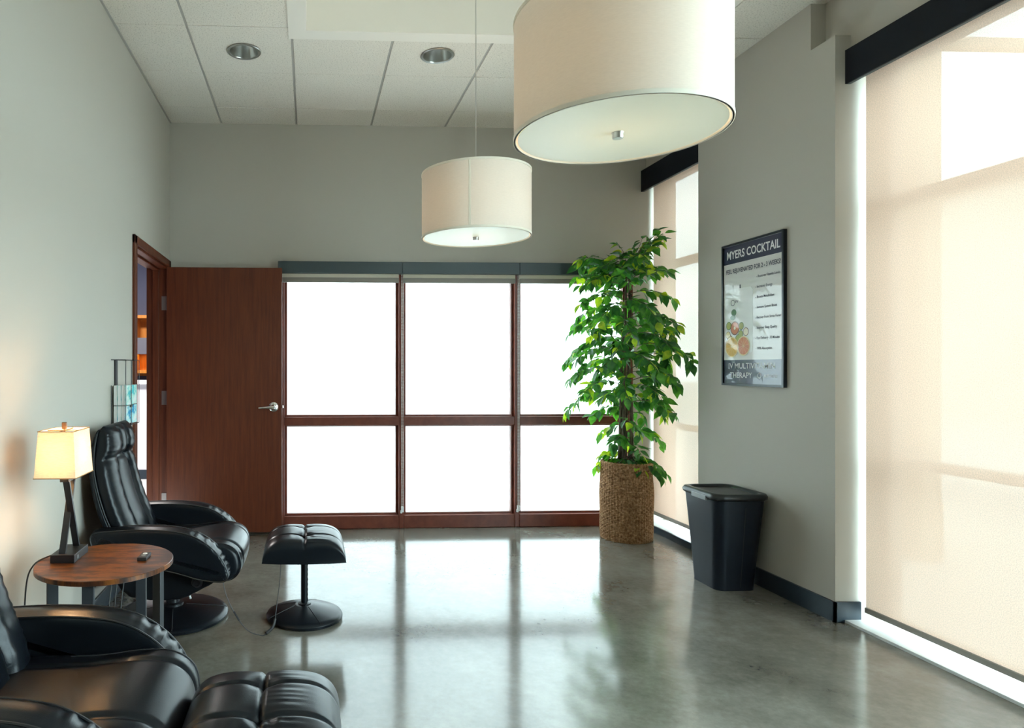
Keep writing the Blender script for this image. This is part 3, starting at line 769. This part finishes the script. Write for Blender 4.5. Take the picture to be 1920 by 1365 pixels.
l = bpy.data.lights.new('lamp_bulb', 'POINT'); l.energy = 9.5; l.color = (1.0, 0.62, 0.33); l.shadow_soft_size = 0.022
lo = bpy.data.objects.new('lamp_bulb', l); C.objects.link(lo); lo.parent = lp; lo.location = (-0.012, -0.02, s0 + 0.085 - TZ)
p = catmull([(LX - 0.044, LY + 0.02, TZ + 0.01), (LX - 0.075, LY - 0.01, TZ + 0.008), (LX - 0.11, LY - 0.06, TZ - 0.01), (LX - 0.125, LY - 0.09, TZ - 0.08), (LX - 0.128, LY - 0.10, TZ - 0.3), (LX - 0.12, LY - 0.10, 0.005)], 40)
MB().tube(p, 0.003, 8).build('lamp_cord', cable_m, lp, smooth=True)

rc = thing('remote_control', (-0.625, 2.565, TZ), 'small black remote with two pale buttons on the side table', 'remote')
rc.rotation_euler.z = 0
m = MB(); m.box(-0.642, -0.608, 2.525, 2.605, TZ, TZ + 0.014); m.build('body', black_m, rc, bevel=0.002)
for dy in (-0.012, 0.014):
    MB().lathe([(0.0085, TZ + 0.0138), (0.0085, TZ + 0.0155), (0.007, TZ + 0.016)], -0.625, 2.565 + dy, 16).build('button', greyclip_m if dy < 0 else whitep_m, rc, smooth=True)
# ------------------------------------------------------------------ brochure rack
rk = thing('brochure_rack', (XL, 4.03, 0.98), 'black wire brochure rack mounted on the wall beside the doorway', 'rack')
bx(XL, XL + 0.008, 3.93, 3.975, 0.98, 1.366).build('mounting_plate', black_m, rk)
m = MB()
def wire(*pts): m.tube(pts, 0.0022, 6)
for z in (1.366,):
    wire((XL + 0.004, 3.86, z), (XL + 0.004, 4.16, z)); wire((XL + 0.004, 3.86, z), (XL + 0.085, 3.86, z)); wire((XL + 0.085, 3.86, z), (XL + 0.085, 4.16, z)); wire((XL + 0.004, 4.16, z), (XL + 0.085, 4.16, z))
z = 0.985
wire((XL + 0.004, 3.86, z), (XL + 0.085, 3.86, z)); wire((XL + 0.085, 3.86, z), (XL + 0.085, 4.16, z)); wire((XL + 0.004, 3.86, z), (XL + 0.004, 4.16, z)); wire((XL + 0.004, 4.16, z), (XL + 0.085, 4.16, z))
for x, y in ((0.085, 4.16), (0.085, 3.98), (0.085, 3.862), (0.04, 4.16)): wire((XL + x, y, 0.985), (XL + x, y, 1.366))
wire((XL + 0.004, 3.862, 0.985), (XL + 0.004, 3.862, 1.22))
m.build('wire_frame', black_m, rk)
for zz in (1.095, 0.99):
    bx(XL + 0.082, XL + 0.089, 3.965, 3.995, zz - 0.006, zz + 0.008).build('clip', blackmetal_m, rk)
cover_cols = [((0.10, 0.55, 0.60), (0.55, 0.85, 0.75)), ((0.05, 0.35, 0.62), (0.50, 0.85, 0.85)), ((0.10, 0.50, 0.38), (0.75, 0.85, 0.70))]
def cover(i):
    a, b2 = cover_cols[i]
    m = principled('brochure_cover_%d' % i, a, 0.25)
    f = noise(m, coords(m, (1, 9, 14)), 1.4, 3)
    lk(m, ramp(m, f, [(0.38, a), (0.5, b2), (0.62, (0.80, 0.88, 0.86))]), bsdf(m).inputs['Base Color'])
    return m
covs = [cover(i) for i in range(3)]
pages_m = principled('brochure_pages', (0.72, 0.70, 0.68), 0.6)
k = 0
for row, (z0, z1) in enumerate(((1.105, 1.218), (0.992, 1.100))):
    for i in range(3):
        x0 = XL + 0.014 + i * 0.022; lab = ['back', 'middle', 'front'][i]
        t = thing('brochure', (x0, 4.01, z0), '%s brochure stack of the %s row in the wire rack' % (lab, ['upper', 'lower'][row]), 'brochure', 'brochures in the wire rack')
        bx(x0, x0 + 0.018, 3.875, 4.135, z0, z1).build('pages', pages_m, t)
        bx(x0 + 0.018, x0 + 0.0195, 3.873, 4.136, z0, z1).build('cover', covs[(i + row + (1 if i == 2 else 0)) % 3], t)

# ------------------------------------------------------------------ poster
PY_L, PY_R, PZ0, PZ1 = 4.281, 3.706, 1.206, 2.115      # left edge is the far one
navy_m = principled('poster_navy_print', (0.018, 0.020, 0.055), 0.30, coat=0.7, coat_r=0.02)
paper_m = principled('poster_paper', (0.60, 0.575, 0.54), 0.35, coat=0.7, coat_r=0.02)
ink_m = principled('poster_dark_ink', (0.02, 0.022, 0.045), 0.4)
white_ink_m = principled('poster_white_ink', (0.74, 0.73, 0.72), 0.4)
frame_m = principled('poster_frame', (0.008, 0.013, 0.022), 0.3)
po = thing('framed_poster', (XR, (PY_L + PY_R) / 2, PZ0), 'framed poster about a vitamin drip with orange slices', 'poster')
m = MB(); fw = 0.014
m.box(XR - 0.022, XR, PY_R, PY_R + fw, PZ0, PZ1); m.box(XR - 0.022, XR, PY_L - fw, PY_L, PZ0, PZ1)
m.box(XR - 0.022, XR, PY_R + fw, PY_L - fw, PZ0, PZ0 + fw); m.box(XR - 0.022, XR, PY_R + fw, PY_L - fw, PZ1 - fw, PZ1)
m.build('frame', frame_m, po)
xp = XR - 0.014
ya, yb = PY_R + fw, PY_L - fw
bx(xp, XR - 0.002, ya, yb, 1.370, 1.987).build('sheet', paper_m, po)
bx(xp, XR - 0.002, ya, yb, 1.987, PZ1 - fw).build('header_band', navy_m, po)
bx(xp, XR - 0.002, ya, yb, PZ0 + fw, 1.370).build('footer_band', navy_m, po)
def text(body, left, zbase, height, width, mat, bold=0.0, parent=po, x=xp - 0.0010):
    """left = distance from the poster's left edge, all in metres"""
    cu = bpy.data.curves.new('lettering', 'FONT'); cu.body = body; cu.size = 1.0; cu.offset = bold; cu.resolution_u = 3
    ob = bpy.data.objects.new('tmp', cu); C.objects.link(ob)
    bpy.context.view_layer.update()
    me = bpy.data.meshes.new_from_object(ob.evaluated_get(bpy.context.evaluated_depsgraph_get()))
    bpy.data.objects.remove(ob)
    xs = [q.co.x for q in me.vertices]; ys = [q.co.y for q in me.vertices]
    cap = 0.72
    sx = width / (max(xs) - min(xs)); sy = height / cap; x0 = min(xs)
    org = wl(parent)
    for q in me.vertices:
        q.co = Vector((x, PY_L - left - (q.co.x - x0) * sx, zbase + q.co.y * sy)) - org
    me.materials.clear(); me.materials.append(mat)
    o = bpy.data.objects.new('lettering', me); C.objects.link(o); o.parent = parent; WLOC[o] = org
    return o
text('MYERS COCKTAIL', 0.048, 2.018, 0.052, 0.492, white_ink_m, 0.018)
text('FEEL REJUVENATED FOR 2 - 3 WEEKS!', 0.040, 1.925, 0.028, 0.505, ink_m, 0.022)
items = ['- Restores Vitamin Levels', '- Increases Energy', '- Boosts Metabolism', '- Immune System Boost', '- Recover From Stress Faster', '- Improve Sleep Quality', '- Fast Delivery - 30 Minutes', '- 100% Absorption']
wds = [0.205, 0.150, 0.165, 0.190, 0.222, 0.188, 0.210, 0.145]
for i, (s, w) in enumerate(zip(items, wds)):
    text(s, 0.325 if i else 0.335, 1.868 - i * 0.0625, 0.0165, w, ink_m, 0.012)
text('IV MULTIVITAMIN', 0.066, 1.315, 0.036, 0.430, white_ink_m, 0.004)
text('THERAPY', 0.078, 1.256, 0.036, 0.215, white_ink_m, 0.004)
text('REVIVE', 0.405, 1.262, 0.018, 0.110, white_ink_m, 0.0)
# ring emblem next to the small lettering
def pdisc(nm, cy_, cz_, ry, rz, mat, dx=0.001, n=28, hole=0.0):
    """flat print: ellipse on the sheet; cy_ = metres from the left edge"""
    m = MB(); X = xp - dx; Yc = PY_L - cy_
    ring = [(X, Yc - ry * math.cos(2 * PI * j / n), cz_ + rz * math.sin(2 * PI * j / n)) for j in range(n)]
    if hole > 0:
        ins = [(X, Yc - hole * ry * math.cos(2 * PI * j / n), cz_ + hole * rz * math.sin(2 * PI * j / n)) for j in range(n)]
        m.add(ring + ins, [(j, (j + 1) % n, n + (j + 1) % n, n + j) for j in range(n)])
    else:
        m.add(ring, [tuple(range(n))])
    return m.build(nm, mat, po)
pdisc('emblem', 0.360, 1.272, 0.017, 0.017, white_ink_m, 0.001, 24, 0.72)
# drip bag with citrus slices
bag_m = principled('poster_bag_print', (0.68, 0.68, 0.65), 0.3, coat=0.7, coat_r=0.02)
def printmat(nm, c): return principled(nm, c, 0.35, coat=0.7, coat_r=0.02)
oyel = printmat('print_yellow_orange', (0.66, 0.36, 0.03)); ored = printmat('print_blood_orange', (0.55, 0.13, 0.02)); rind = printmat('print_rind', (0.78, 0.62, 0.30))
lime = printmat('print_lime', (0.34, 0.36, 0.05)); darkr = printmat('print_dark_rind', (0.16, 0.05, 0.02)); leafp = printmat('print_leaf', (0.04, 0.13, 0.03)); pith = printmat('print_pith', (0.80, 0.70, 0.50))
m = MB(); Y0 = PY_L - 0.025; Y1 = PY_L - 0.300
m.rings([[(X, Y0 - 0.012, 1.415), (X, Y1 + 0.012, 1.415), (X, Y1, 1.43), (X, Y1, 1.80), (X, Y1 + 0.02, 1.822), (X, Y0 - 0.02, 1.822), (X, Y0, 1.80), (X, Y0, 1.43)] for X in (xp - 0.0006, xp)])
m.build('drip_bag', bag_m, po)
bx(xp - 0.0012, xp - 0.0006, Y0 - 0.16, Y0 - 0.15, 1.822, 1.845).build('bag_hook', ink_m, po)
pdisc('bag_emblem', 0.108, 1.735, 0.020, 0.020, ink_m, 0.0014, 24, 0.8)
pdisc('bag_leaf', 0.118, 1.672, 0.026, 0.022, leafp, 0.0014); pdisc('bag_leaf', 0.108, 1.640, 0.026, 0.016, leafp, 0.0016)
text('IV', 0.136, 1.733, 0.016, 0.028, ink_m, 0.02, x=xp - 0.0016)
for cy_, cz_, r, mi, mo in ((0.066, 1.590, 0.026, lime, leafp), (0.128, 1.572, 0.044, ored, darkr), (0.192, 1.583, 0.024, lime, leafp), (0.060, 1.530, 0.024, rind, darkr), (0.186, 1.532, 0.024, lime, leafp), (0.236, 1.545, 0.026, pith, darkr), (0.080, 1.500, 0.028, oyel, darkr), (0.160, 1.505, 0.026, lime, leafp)):
    pdisc('fruit_slice', cy_, cz_, r, r * 1.02, mo, 0.0012); pdisc('fruit_flesh', cy_, cz_, r * 0.84, r * 0.86, mi, 0.0016)
pdisc('fruit_core', 0.128, 1.572, 0.010, 0.010, pith, 0.0020)
for cy_, cz_, ry, rz, mi, dx in ((0.213, 1.457, 0.062, 0.062, ored, 0.0020), (0.100, 1.452, 0.066, 0.066, oyel, 0.0030)):
    pdisc('fruit_slice', cy_, cz_, ry, rz, rind, dx, 40); pdisc('fruit_flesh', cy_, cz_, ry * 0.88, rz * 0.88, mi, dx + 0.0004, 40)
    for k in range(10):
        a = 2 * PI * k / 10 + 0.2
        m = MB(); X = xp - dx - 0.0007; Yc = PY_L - cy_
        d = Vector((0, -math.cos(a), math.sin(a))); q = Vector((0, math.sin(a), math.cos(a))) * 0.0008
        c = Vector((X, Yc, cz_)); m.add([c + q, c + d * ry * 0.86 + q, c + d * ry * 0.86 - q, c - q], [(0, 1, 2, 3)]); m.build('membrane', rind, po)

# ------------------------------------------------------------------ waste bin
bn = thing('waste_bin', (2.53, 4.0, 0), 'tall navy-black plastic waste bin with lid beside the pier', 'bin')
def oct_ring(x0, x1, y0, y1, c, z):
    pts = [(x0 + c, y0), (x1 - c, y0), (x1, y0 + c), (x1, y1 - c), (x1 - c, y1), (x0 + c, y1), (x0, y1 - c), (x0, y0 + c)]
    out = []
    for i, p in enumerate(pts):
        q = pts[(i + 1) % 8]; out += [(p[0], p[1], z), (p[0] * 0.5 + q[0] * 0.5, p[1] * 0.5 + q[1] * 0.5, z)]
    return out
def rr_ring(x0, x1, y0, y1, r, z, n=6):
    out = []
    for cx, cy_, a0 in ((x1 - r, y1 - r, 0), (x0 + r, y1 - r, PI / 2), (x0 + r, y0 + r, PI), (x1 - r, y0 + r, 1.5 * PI)):
        for k in range(n + 1):
            a = a0 + PI / 2 * k / n; out.append((cx + r * math.cos(a), cy_ + r * math.sin(a), z))
    return out
bt, tp = (2.408, 2.650, 3.845, 4.12), (2.372, 2.690, 3.790, 4.17)
def lerp4(t): return tuple(a + (b - a) * t for a, b in zip(bt, tp))
MB().rings([rr_ring(*lerp4(0.02), 0.05, 0.0), rr_ring(*lerp4(0.03), 0.055, 0.01), rr_ring(*lerp4(0.5), 0.06, 0.28), rr_ring(*lerp4(0.93), 0.062, 0.525), rr_ring(*lerp4(1.0), 0.064, 0.545)]).build('body', bin_m, bn, smooth=True, angle=35)
a4 = lerp4(0.5)
m = MB(); m.add([(2.545, 3.8465, 0.02), (2.547, 3.8465, 0.02), (2.547, 3.795, 0.50), (2.545, 3.795, 0.50)], [(0, 1, 2, 3)])
m.add([(2.544, 3.842, 0.02), (2.548, 3.842, 0.02), (2.548, 3.792, 0.50), (2.544, 3.792, 0.50)], [(0, 1, 2, 3)])
m.build('side_rib', lid_m, bn)
g = lambda d: (tp[0] - d, tp[1] + d, tp[2] - d, tp[3] + d)
MB().rings([rr_ring(*g(0.004), 0.068, 0.540), rr_ring(*g(0.012), 0.072, 0.546), rr_ring(*g(0.014), 0.074, 0.562), rr_ring(*g(0.006), 0.070, 0.576), rr_ring(*g(-0.010), 0.062, 0.580), rr_ring(*g(-0.026), 0.052, 0.578), rr_ring(*g(-0.034), 0.048, 0.566)]).build('lid', lid_m, bn, smooth=True, angle=50)
for yy, xx in ((3.90, tp[0] - 0.016), (3.90, tp[1] + 0.004)):
    bx(xx, xx + 0.014, yy - 0.02, yy + 0.13, 0.530, 0.560).build('side_latch', greyclip_m if xx < 2.5 else lid_m, bn, bevel=0.004)

# ------------------------------------------------------------------ basket and tree
BX, BY, BR, BH = 2.452, 5.075, 0.180, 0.590
weave_m = principled('seagrass_weave', (0.30, 0.17, 0.08), 0.8, spec=0.2)
v = coords(weave_m, (1, 1, 1)); f = noise(weave_m, v, 55, 5, 0.7)
lk(weave_m, ramp(weave_m, f, [(0.3, (0.13, 0.062, 0.027)), (0.5, (0.36, 0.195, 0.095)), (0.72, (0.60, 0.38, 0.22))]), bsdf(weave_m).inputs['Base Color'])
bump(weave_m, noise(weave_m, coords(weave_m, (1, 1, 4)), 220, 3), 0.5, 0.002)
bk = thing('woven_basket', (BX, BY, 0), 'tall round seagrass basket standing in the window corner', 'basket')
rows, stakes = 44, 52
rings = []; NT = 312
for k in range(rows * 5 + 1):
    z = BH * k / (rows * 5); row = int(k / 5); fr_ = k / 5 - row
    pr = math.sqrt(max(0, 1 - (2 * fr_ - 1) ** 2))
    R = BR + 0.007 * math.sin(z / BH * PI) + 0.002 * math.sin(z * 23)
    rg = []
    for j in range(NT):
        a = 2 * PI * j / NT
        w = math.cos(a * stakes / 2 + row * PI)
        r = R + 0.0030 * pr + 0.0060 * abs(math.sin(a * stakes / 2)) + 0.0022 * w * pr
        rg.append((BX + r * math.cos(a), BY + r * math.sin(a), z))
    rings.append(rg)
MB().rings(rings, cap=False).build('weave', weave_m, bk, smooth=True, angle=80)
MB().lathe([(BR - 0.016, 0.004), (BR - 0.014, BH - 0.01)], BX, BY, 48, cap=False).build('lining', weave_m, bk, smooth=True)
MB().lathe([(0.001, 0.0), (BR - 0.004, 0.0), (BR - 0.004, 0.008), (0.001, 0.008)], BX, BY, 48).build('bottom', weave_m, bk)
rim = MB(); pts = []
for j in range(241):
    a = 2 * PI * j / 240
    pts.append((BX + (BR - 0.002 + 0.003 * math.cos(a * 40)) * math.cos(a), BY + (BR - 0.002 + 0.003 * math.cos(a * 40)) * math.sin(a), BH + 0.003 * math.sin(a * 40)))
rim.tube(pts, 0.007, 8).build('rim', weave_m, bk, smooth=True)

def leafmat(nm, c, c2):
    m = bpy.data.materials.new(nm); m.use_nodes = True
    b = bsdf(m); b.inputs['Roughness'].default_value = 0.38
    f = noise(m, coords(m), 30, 2)
    col = ramp(m, f, [(0.35, c), (0.7, c2)])
    lk(m, col, b.inputs['Base Color'])
    t = nd(m, 'ShaderNodeBsdfTranslucent')
    g2 = nd(m, 'ShaderNodeMix', data_type='RGBA', blend_type='MULTIPLY'); g2.inputs[0].default_value = 1.0
    lk(m, col, g2.inputs[6]); g2.inputs[7].default_value = (2.4, 2.3, 0.7, 1)
    lk(m, g2.outputs[2], t.inputs['Color'])
    mix = nd(m, 'ShaderNodeMixShader'); mix.inputs[0].default_value = 0.42
    lk(m, b.outputs[0], mix.inputs[1]); lk(m, t.outputs[0], mix.inputs[2])
    lk(m, mix.outputs[0], m.node_tree.nodes['Material Output'].inputs['Surface'])
    return m
lm = [leafmat('dark_green_leaf', (0.022, 0.10, 0.045), (0.045, 0.165, 0.055)), leafmat('mid_green_leaf', (0.04, 0.17, 0.04), (0.085, 0.26, 0.055)), leafmat('yellow_green_leaf', (0.17, 0.34, 0.03), (0.38, 0.46, 0.05))]
def leaf_geo(L, W, fold, curl):
    st = [0, 0.16, 0.38, 0.62, 0.82, 1.0]; ws = [0.0, 0.62, 1.0, 0.82, 0.38, 0.0]
    vs = []; fs = []
    for s, w in zip(st, ws):
        z = -curl * s * s * L; hw = W / 2 * w
        vs += [(s * L, -hw, z + hw * fold), (s * L, 0, z), (s * L, hw, z + hw * fold)]
    for i in range(5):
        a = i * 3; b = a + 3
        fs += [(a, a + 1, b + 1, b), (a + 1, a + 2, b + 2, b + 1)]
    return vs, fs
LEAF = [leaf_geo(0.098, 0.052, 0.30, 0.18), leaf_geo(0.086, 0.049, 0.22, 0.30), leaf_geo(0.074, 0.039, 0.40, 0.10)]
leaf_me = {}
for g in range(3):
    for c in range(3):
        me = bpy.data.meshes.new('leaf'); me.from_pydata(*[LEAF[g][0], [], LEAF[g][1]]); me.materials.append(lm[c])
        for p_ in me.polygons: p_.use_smooth = True
        leaf_me[(g, c)] = me
tree = thing('artificial_ficus', (BX, BY, 0.50), 'leafy green ficus tree growing from the seagrass basket', 'plant')
bark_m = principled('grey_brown_bark', (0.12, 0.085, 0.06), 0.85)
f = noise(bark_m, coords(bark_m, (6, 6, 1)), 14, 5); lk(bark_m, ramp(bark_m, f, [(0.3, (0.05, 0.035, 0.025)), (0.7, (0.20, 0.15, 0.11))]), bsdf(bark_m).inputs['Base Color']); bump(bark_m, f, 0.5, 0.003)
soil_m = principled('dark_moss_fill', (0.03, 0.035, 0.02), 0.95)
m = MB(); m.lathe([(0.001, 0.50), (0.15, 0.50), (0.160, 0.52), (0.12, 0.545), (0.001, 0.55)], BX, BY, 32); m.build('moss', soil_m, tree, smooth=True)
random.seed(5)
for k, (dx, dy, tx, ty, top) in enumerate([(-0.025, -0.01, -0.01, 0.0, 2.12), (0.03, -0.02, 0.02, 0.01, 2.02), (0.0, 0.03, 0.03, 0.0, 1.9), (-0.045, 0.02, -0.02, 0.02, 1.6)]):
    pts = catmull([(BX + dx, BY + dy, 0.53), (BX + dx * 0.8 + 0.012 * math.sin(k), BY + dy * 0.8, 0.95), (BX + dx * 0.4 + tx + 0.012 * math.cos(2 * k), BY + ty, 1.4), (BX + tx + 0.01, BY + ty, top)], 26)
    MB().tube(pts, lambda t: 0.0165 - 0.009 * t, 10).build('trunk', bark_m, tree, smooth=True)
# branches
leaves = []
def branch(z, az, ln, rise, droop, dens=1.0):
    d = Vector((math.cos(az), math.sin(az), 0))
    p0 = Vector((BX + random.uniform(-0.02, 0.02), BY + random.uniform(-0.02, 0.02), z))
    pts = []
    N = 14
    for i in range(N + 1):
        t = i / N
        q = p0 + d * (ln * t) + Vector((0, 0, rise * ln * t - droop * ln * t * t))
        q += Vector((-d.y, d.x, 0)) * (0.03 * math.sin(t * 3 + az * 5))
        pts.append(q)
    # keep clear of the frosted window and the side shade
    for q in pts:
        q.y = min(q.y, YB - 0.15); q.x = min(q.x, 2.765)
    MB().tube(pts, lambda t: 0.0034 - 0.002 * t, 5).build('branch', bark_m, tree, smooth=True)
    nl = int(ln / 0.030 * dens) + 3
    for k in range(nl):
        t = 0.22 + 0.80 * (k + random.random() * 0.6) / nl; t = min(1.0, t)
        i = min(int(t * N), N - 1); q = pts[i].lerp(pts[i + 1], t * N - i)
        tg = (pts[i + 1] - pts[i]).normalized()
        side = Vector((-tg.y, tg.x, 0)); side = side.normalized() if side.length > 0.01 else Vector((0, 1, 0))
        sgn = 1 if k % 2 else -1
        dirv = tg * random.uniform(0.35, 0.9) + side * sgn * random.uniform(0.3, 1.0) + Vector((0, 0, random.uniform(-0.9, 0.15)))
        if t > 0.96: dirv = tg + Vector((0, 0, -0.35))
        leaves.append((q + dirv.normalized() * random.uniform(0.0, 0.02), dirv.normalized(), t, z))
        if random.random() < 0.5:
            dv = (side * -sgn * random.uniform(0.3, 1.0) + tg * 0.4 + Vector((0, 0, random.uniform(-1.0, 0.3)))).normalized()
            leaves.append((q + dv * 0.015, dv, t, z))
def prof(z):          # reach of the crown by height
    K = [(0.62, 0.20), (0.75, 0.24), (0.9, 0.26), (1.0, 0.28), (1.06, 0.42), (1.25, 0.50), (1.45, 0.52), (1.65, 0.47), (1.85, 0.41), (2.0, 0.40), (2.12, 0.40), (2.25, 0.3)]
    for (a, r), (b2, r2) in zip(K, K[1:]):
        if a <= z <= b2: return r + (r2 - r) * (z - a) / (b2 - a)
    return K[-1][1] if z > 2 else K[0][1]
z = 0.66; az = 0.3
while z < 2.12:
    sparse = z < 1.02
    az += 2.399
    branch(z, az, prof(min(z + 0.02, 2.25)) * random.uniform(0.74, 1.04), random.uniform(0.35, 0.65) if z < 1.9 else random.uniform(0.35, 0.75), random.uniform(0.5, 0.85) if z < 1.9 else random.uniform(0.3, 0.55), 0.85 if sparse else 1.2)
    z += 0.042 if sparse else 0.020
for a_, ln, rise in ((0.5, 0.20, 1.9), (-0.3, 0.22, 1.7), (2.6, 0.36, 0.55), (3.3, 0.42, 0.3), (-0.9, 0.20, 1.6), (1.8, 0.15, 1.9), (-0.1, 0.30, 1.15), (4.2, 0.20, 1.2), (3.6, 0.46, 0.15), (-0.6, 0.28, 1.3)):
    branch(2.02 + random.uniform(-0.03, 0.06), a_, ln, rise, 0.35, 1.2)
for a_, ln in ((-0.7, 0.27), (-0.25, 0.30), (2.9, 0.2), (-1.6, 0.15), (-2.2, 0.16), (0.4, 0.2)):
    branch(0.62, a_, ln, 0.35, 0.75, 0.9)
def leaf_matrix(q, d, roll):
    x = d; zref = Vector((0, 0, 1))
    y = zref.cross(x)
    y = y.normalized() if y.length > 0.05 else Vector((0, 1, 0))
    zz = x.cross(y)
    M = Matrix((x, y, zz)).transposed().to_4x4()
    return Matrix.Translation(q) @ M @ Matrix.Rotation(roll, 4, 'X')
LV = []
for q, d, t, z in leaves:
    q.y = min(q.y, YB - 0.15); q.x = min(q.x, 2.75)
    tip = q + d * 0.09
    if tip.x > 2.84: d = Vector((d.x * 0.2, d.y, d.z - 0.3)).normalized()
    if tip.y > YB - 0.11: d = Vector((d.x, -abs(d.y) * 0.3, d.z - 0.3)).normalized()
    g = random.choice((0, 0, 1, 1, 2)); c = random.choices((0, 1, 2), (0.46, 0.42, 0.12 if t < 0.8 else 0.26))[0]
    LV.append((q.y, q, d, g, c, random.uniform(-0.9, 0.9), random.uniform(0.8, 1.18)))
LV.sort(key=lambda e: e[0])
rest = {0: MB(), 1: MB(), 2: MB()}
for i, (_, q, d, g, c, roll, s) in enumerate(LV):
    M = leaf_matrix(q, d, roll) @ Matrix.Scale(s, 4)
    if i < 300:
        o = bpy.data.objects.new('leaf', leaf_me[(g, c)]); C.objects.link(o); o.parent = tree
        o.matrix_local = Matrix.Translation(-wl(tree)) @ M
    else:
        vs_, fs_ = LEAF[g]
        rest[c].add([M @ Vector(p_) for p_ in vs_], fs_)
for c, nm in enumerate(('dark_foliage', 'green_foliage', 'yellow_foliage')):
    o = rest[c].build(nm, lm[c], tree, smooth=True, angle=89); o['kind'] = 'stuff'
for o in list(bpy.data.objects):
    if 'category' in o and o.parent is not None: del o['category']
print('leaves', len(LV), 'objects', len(bpy.data.objects))
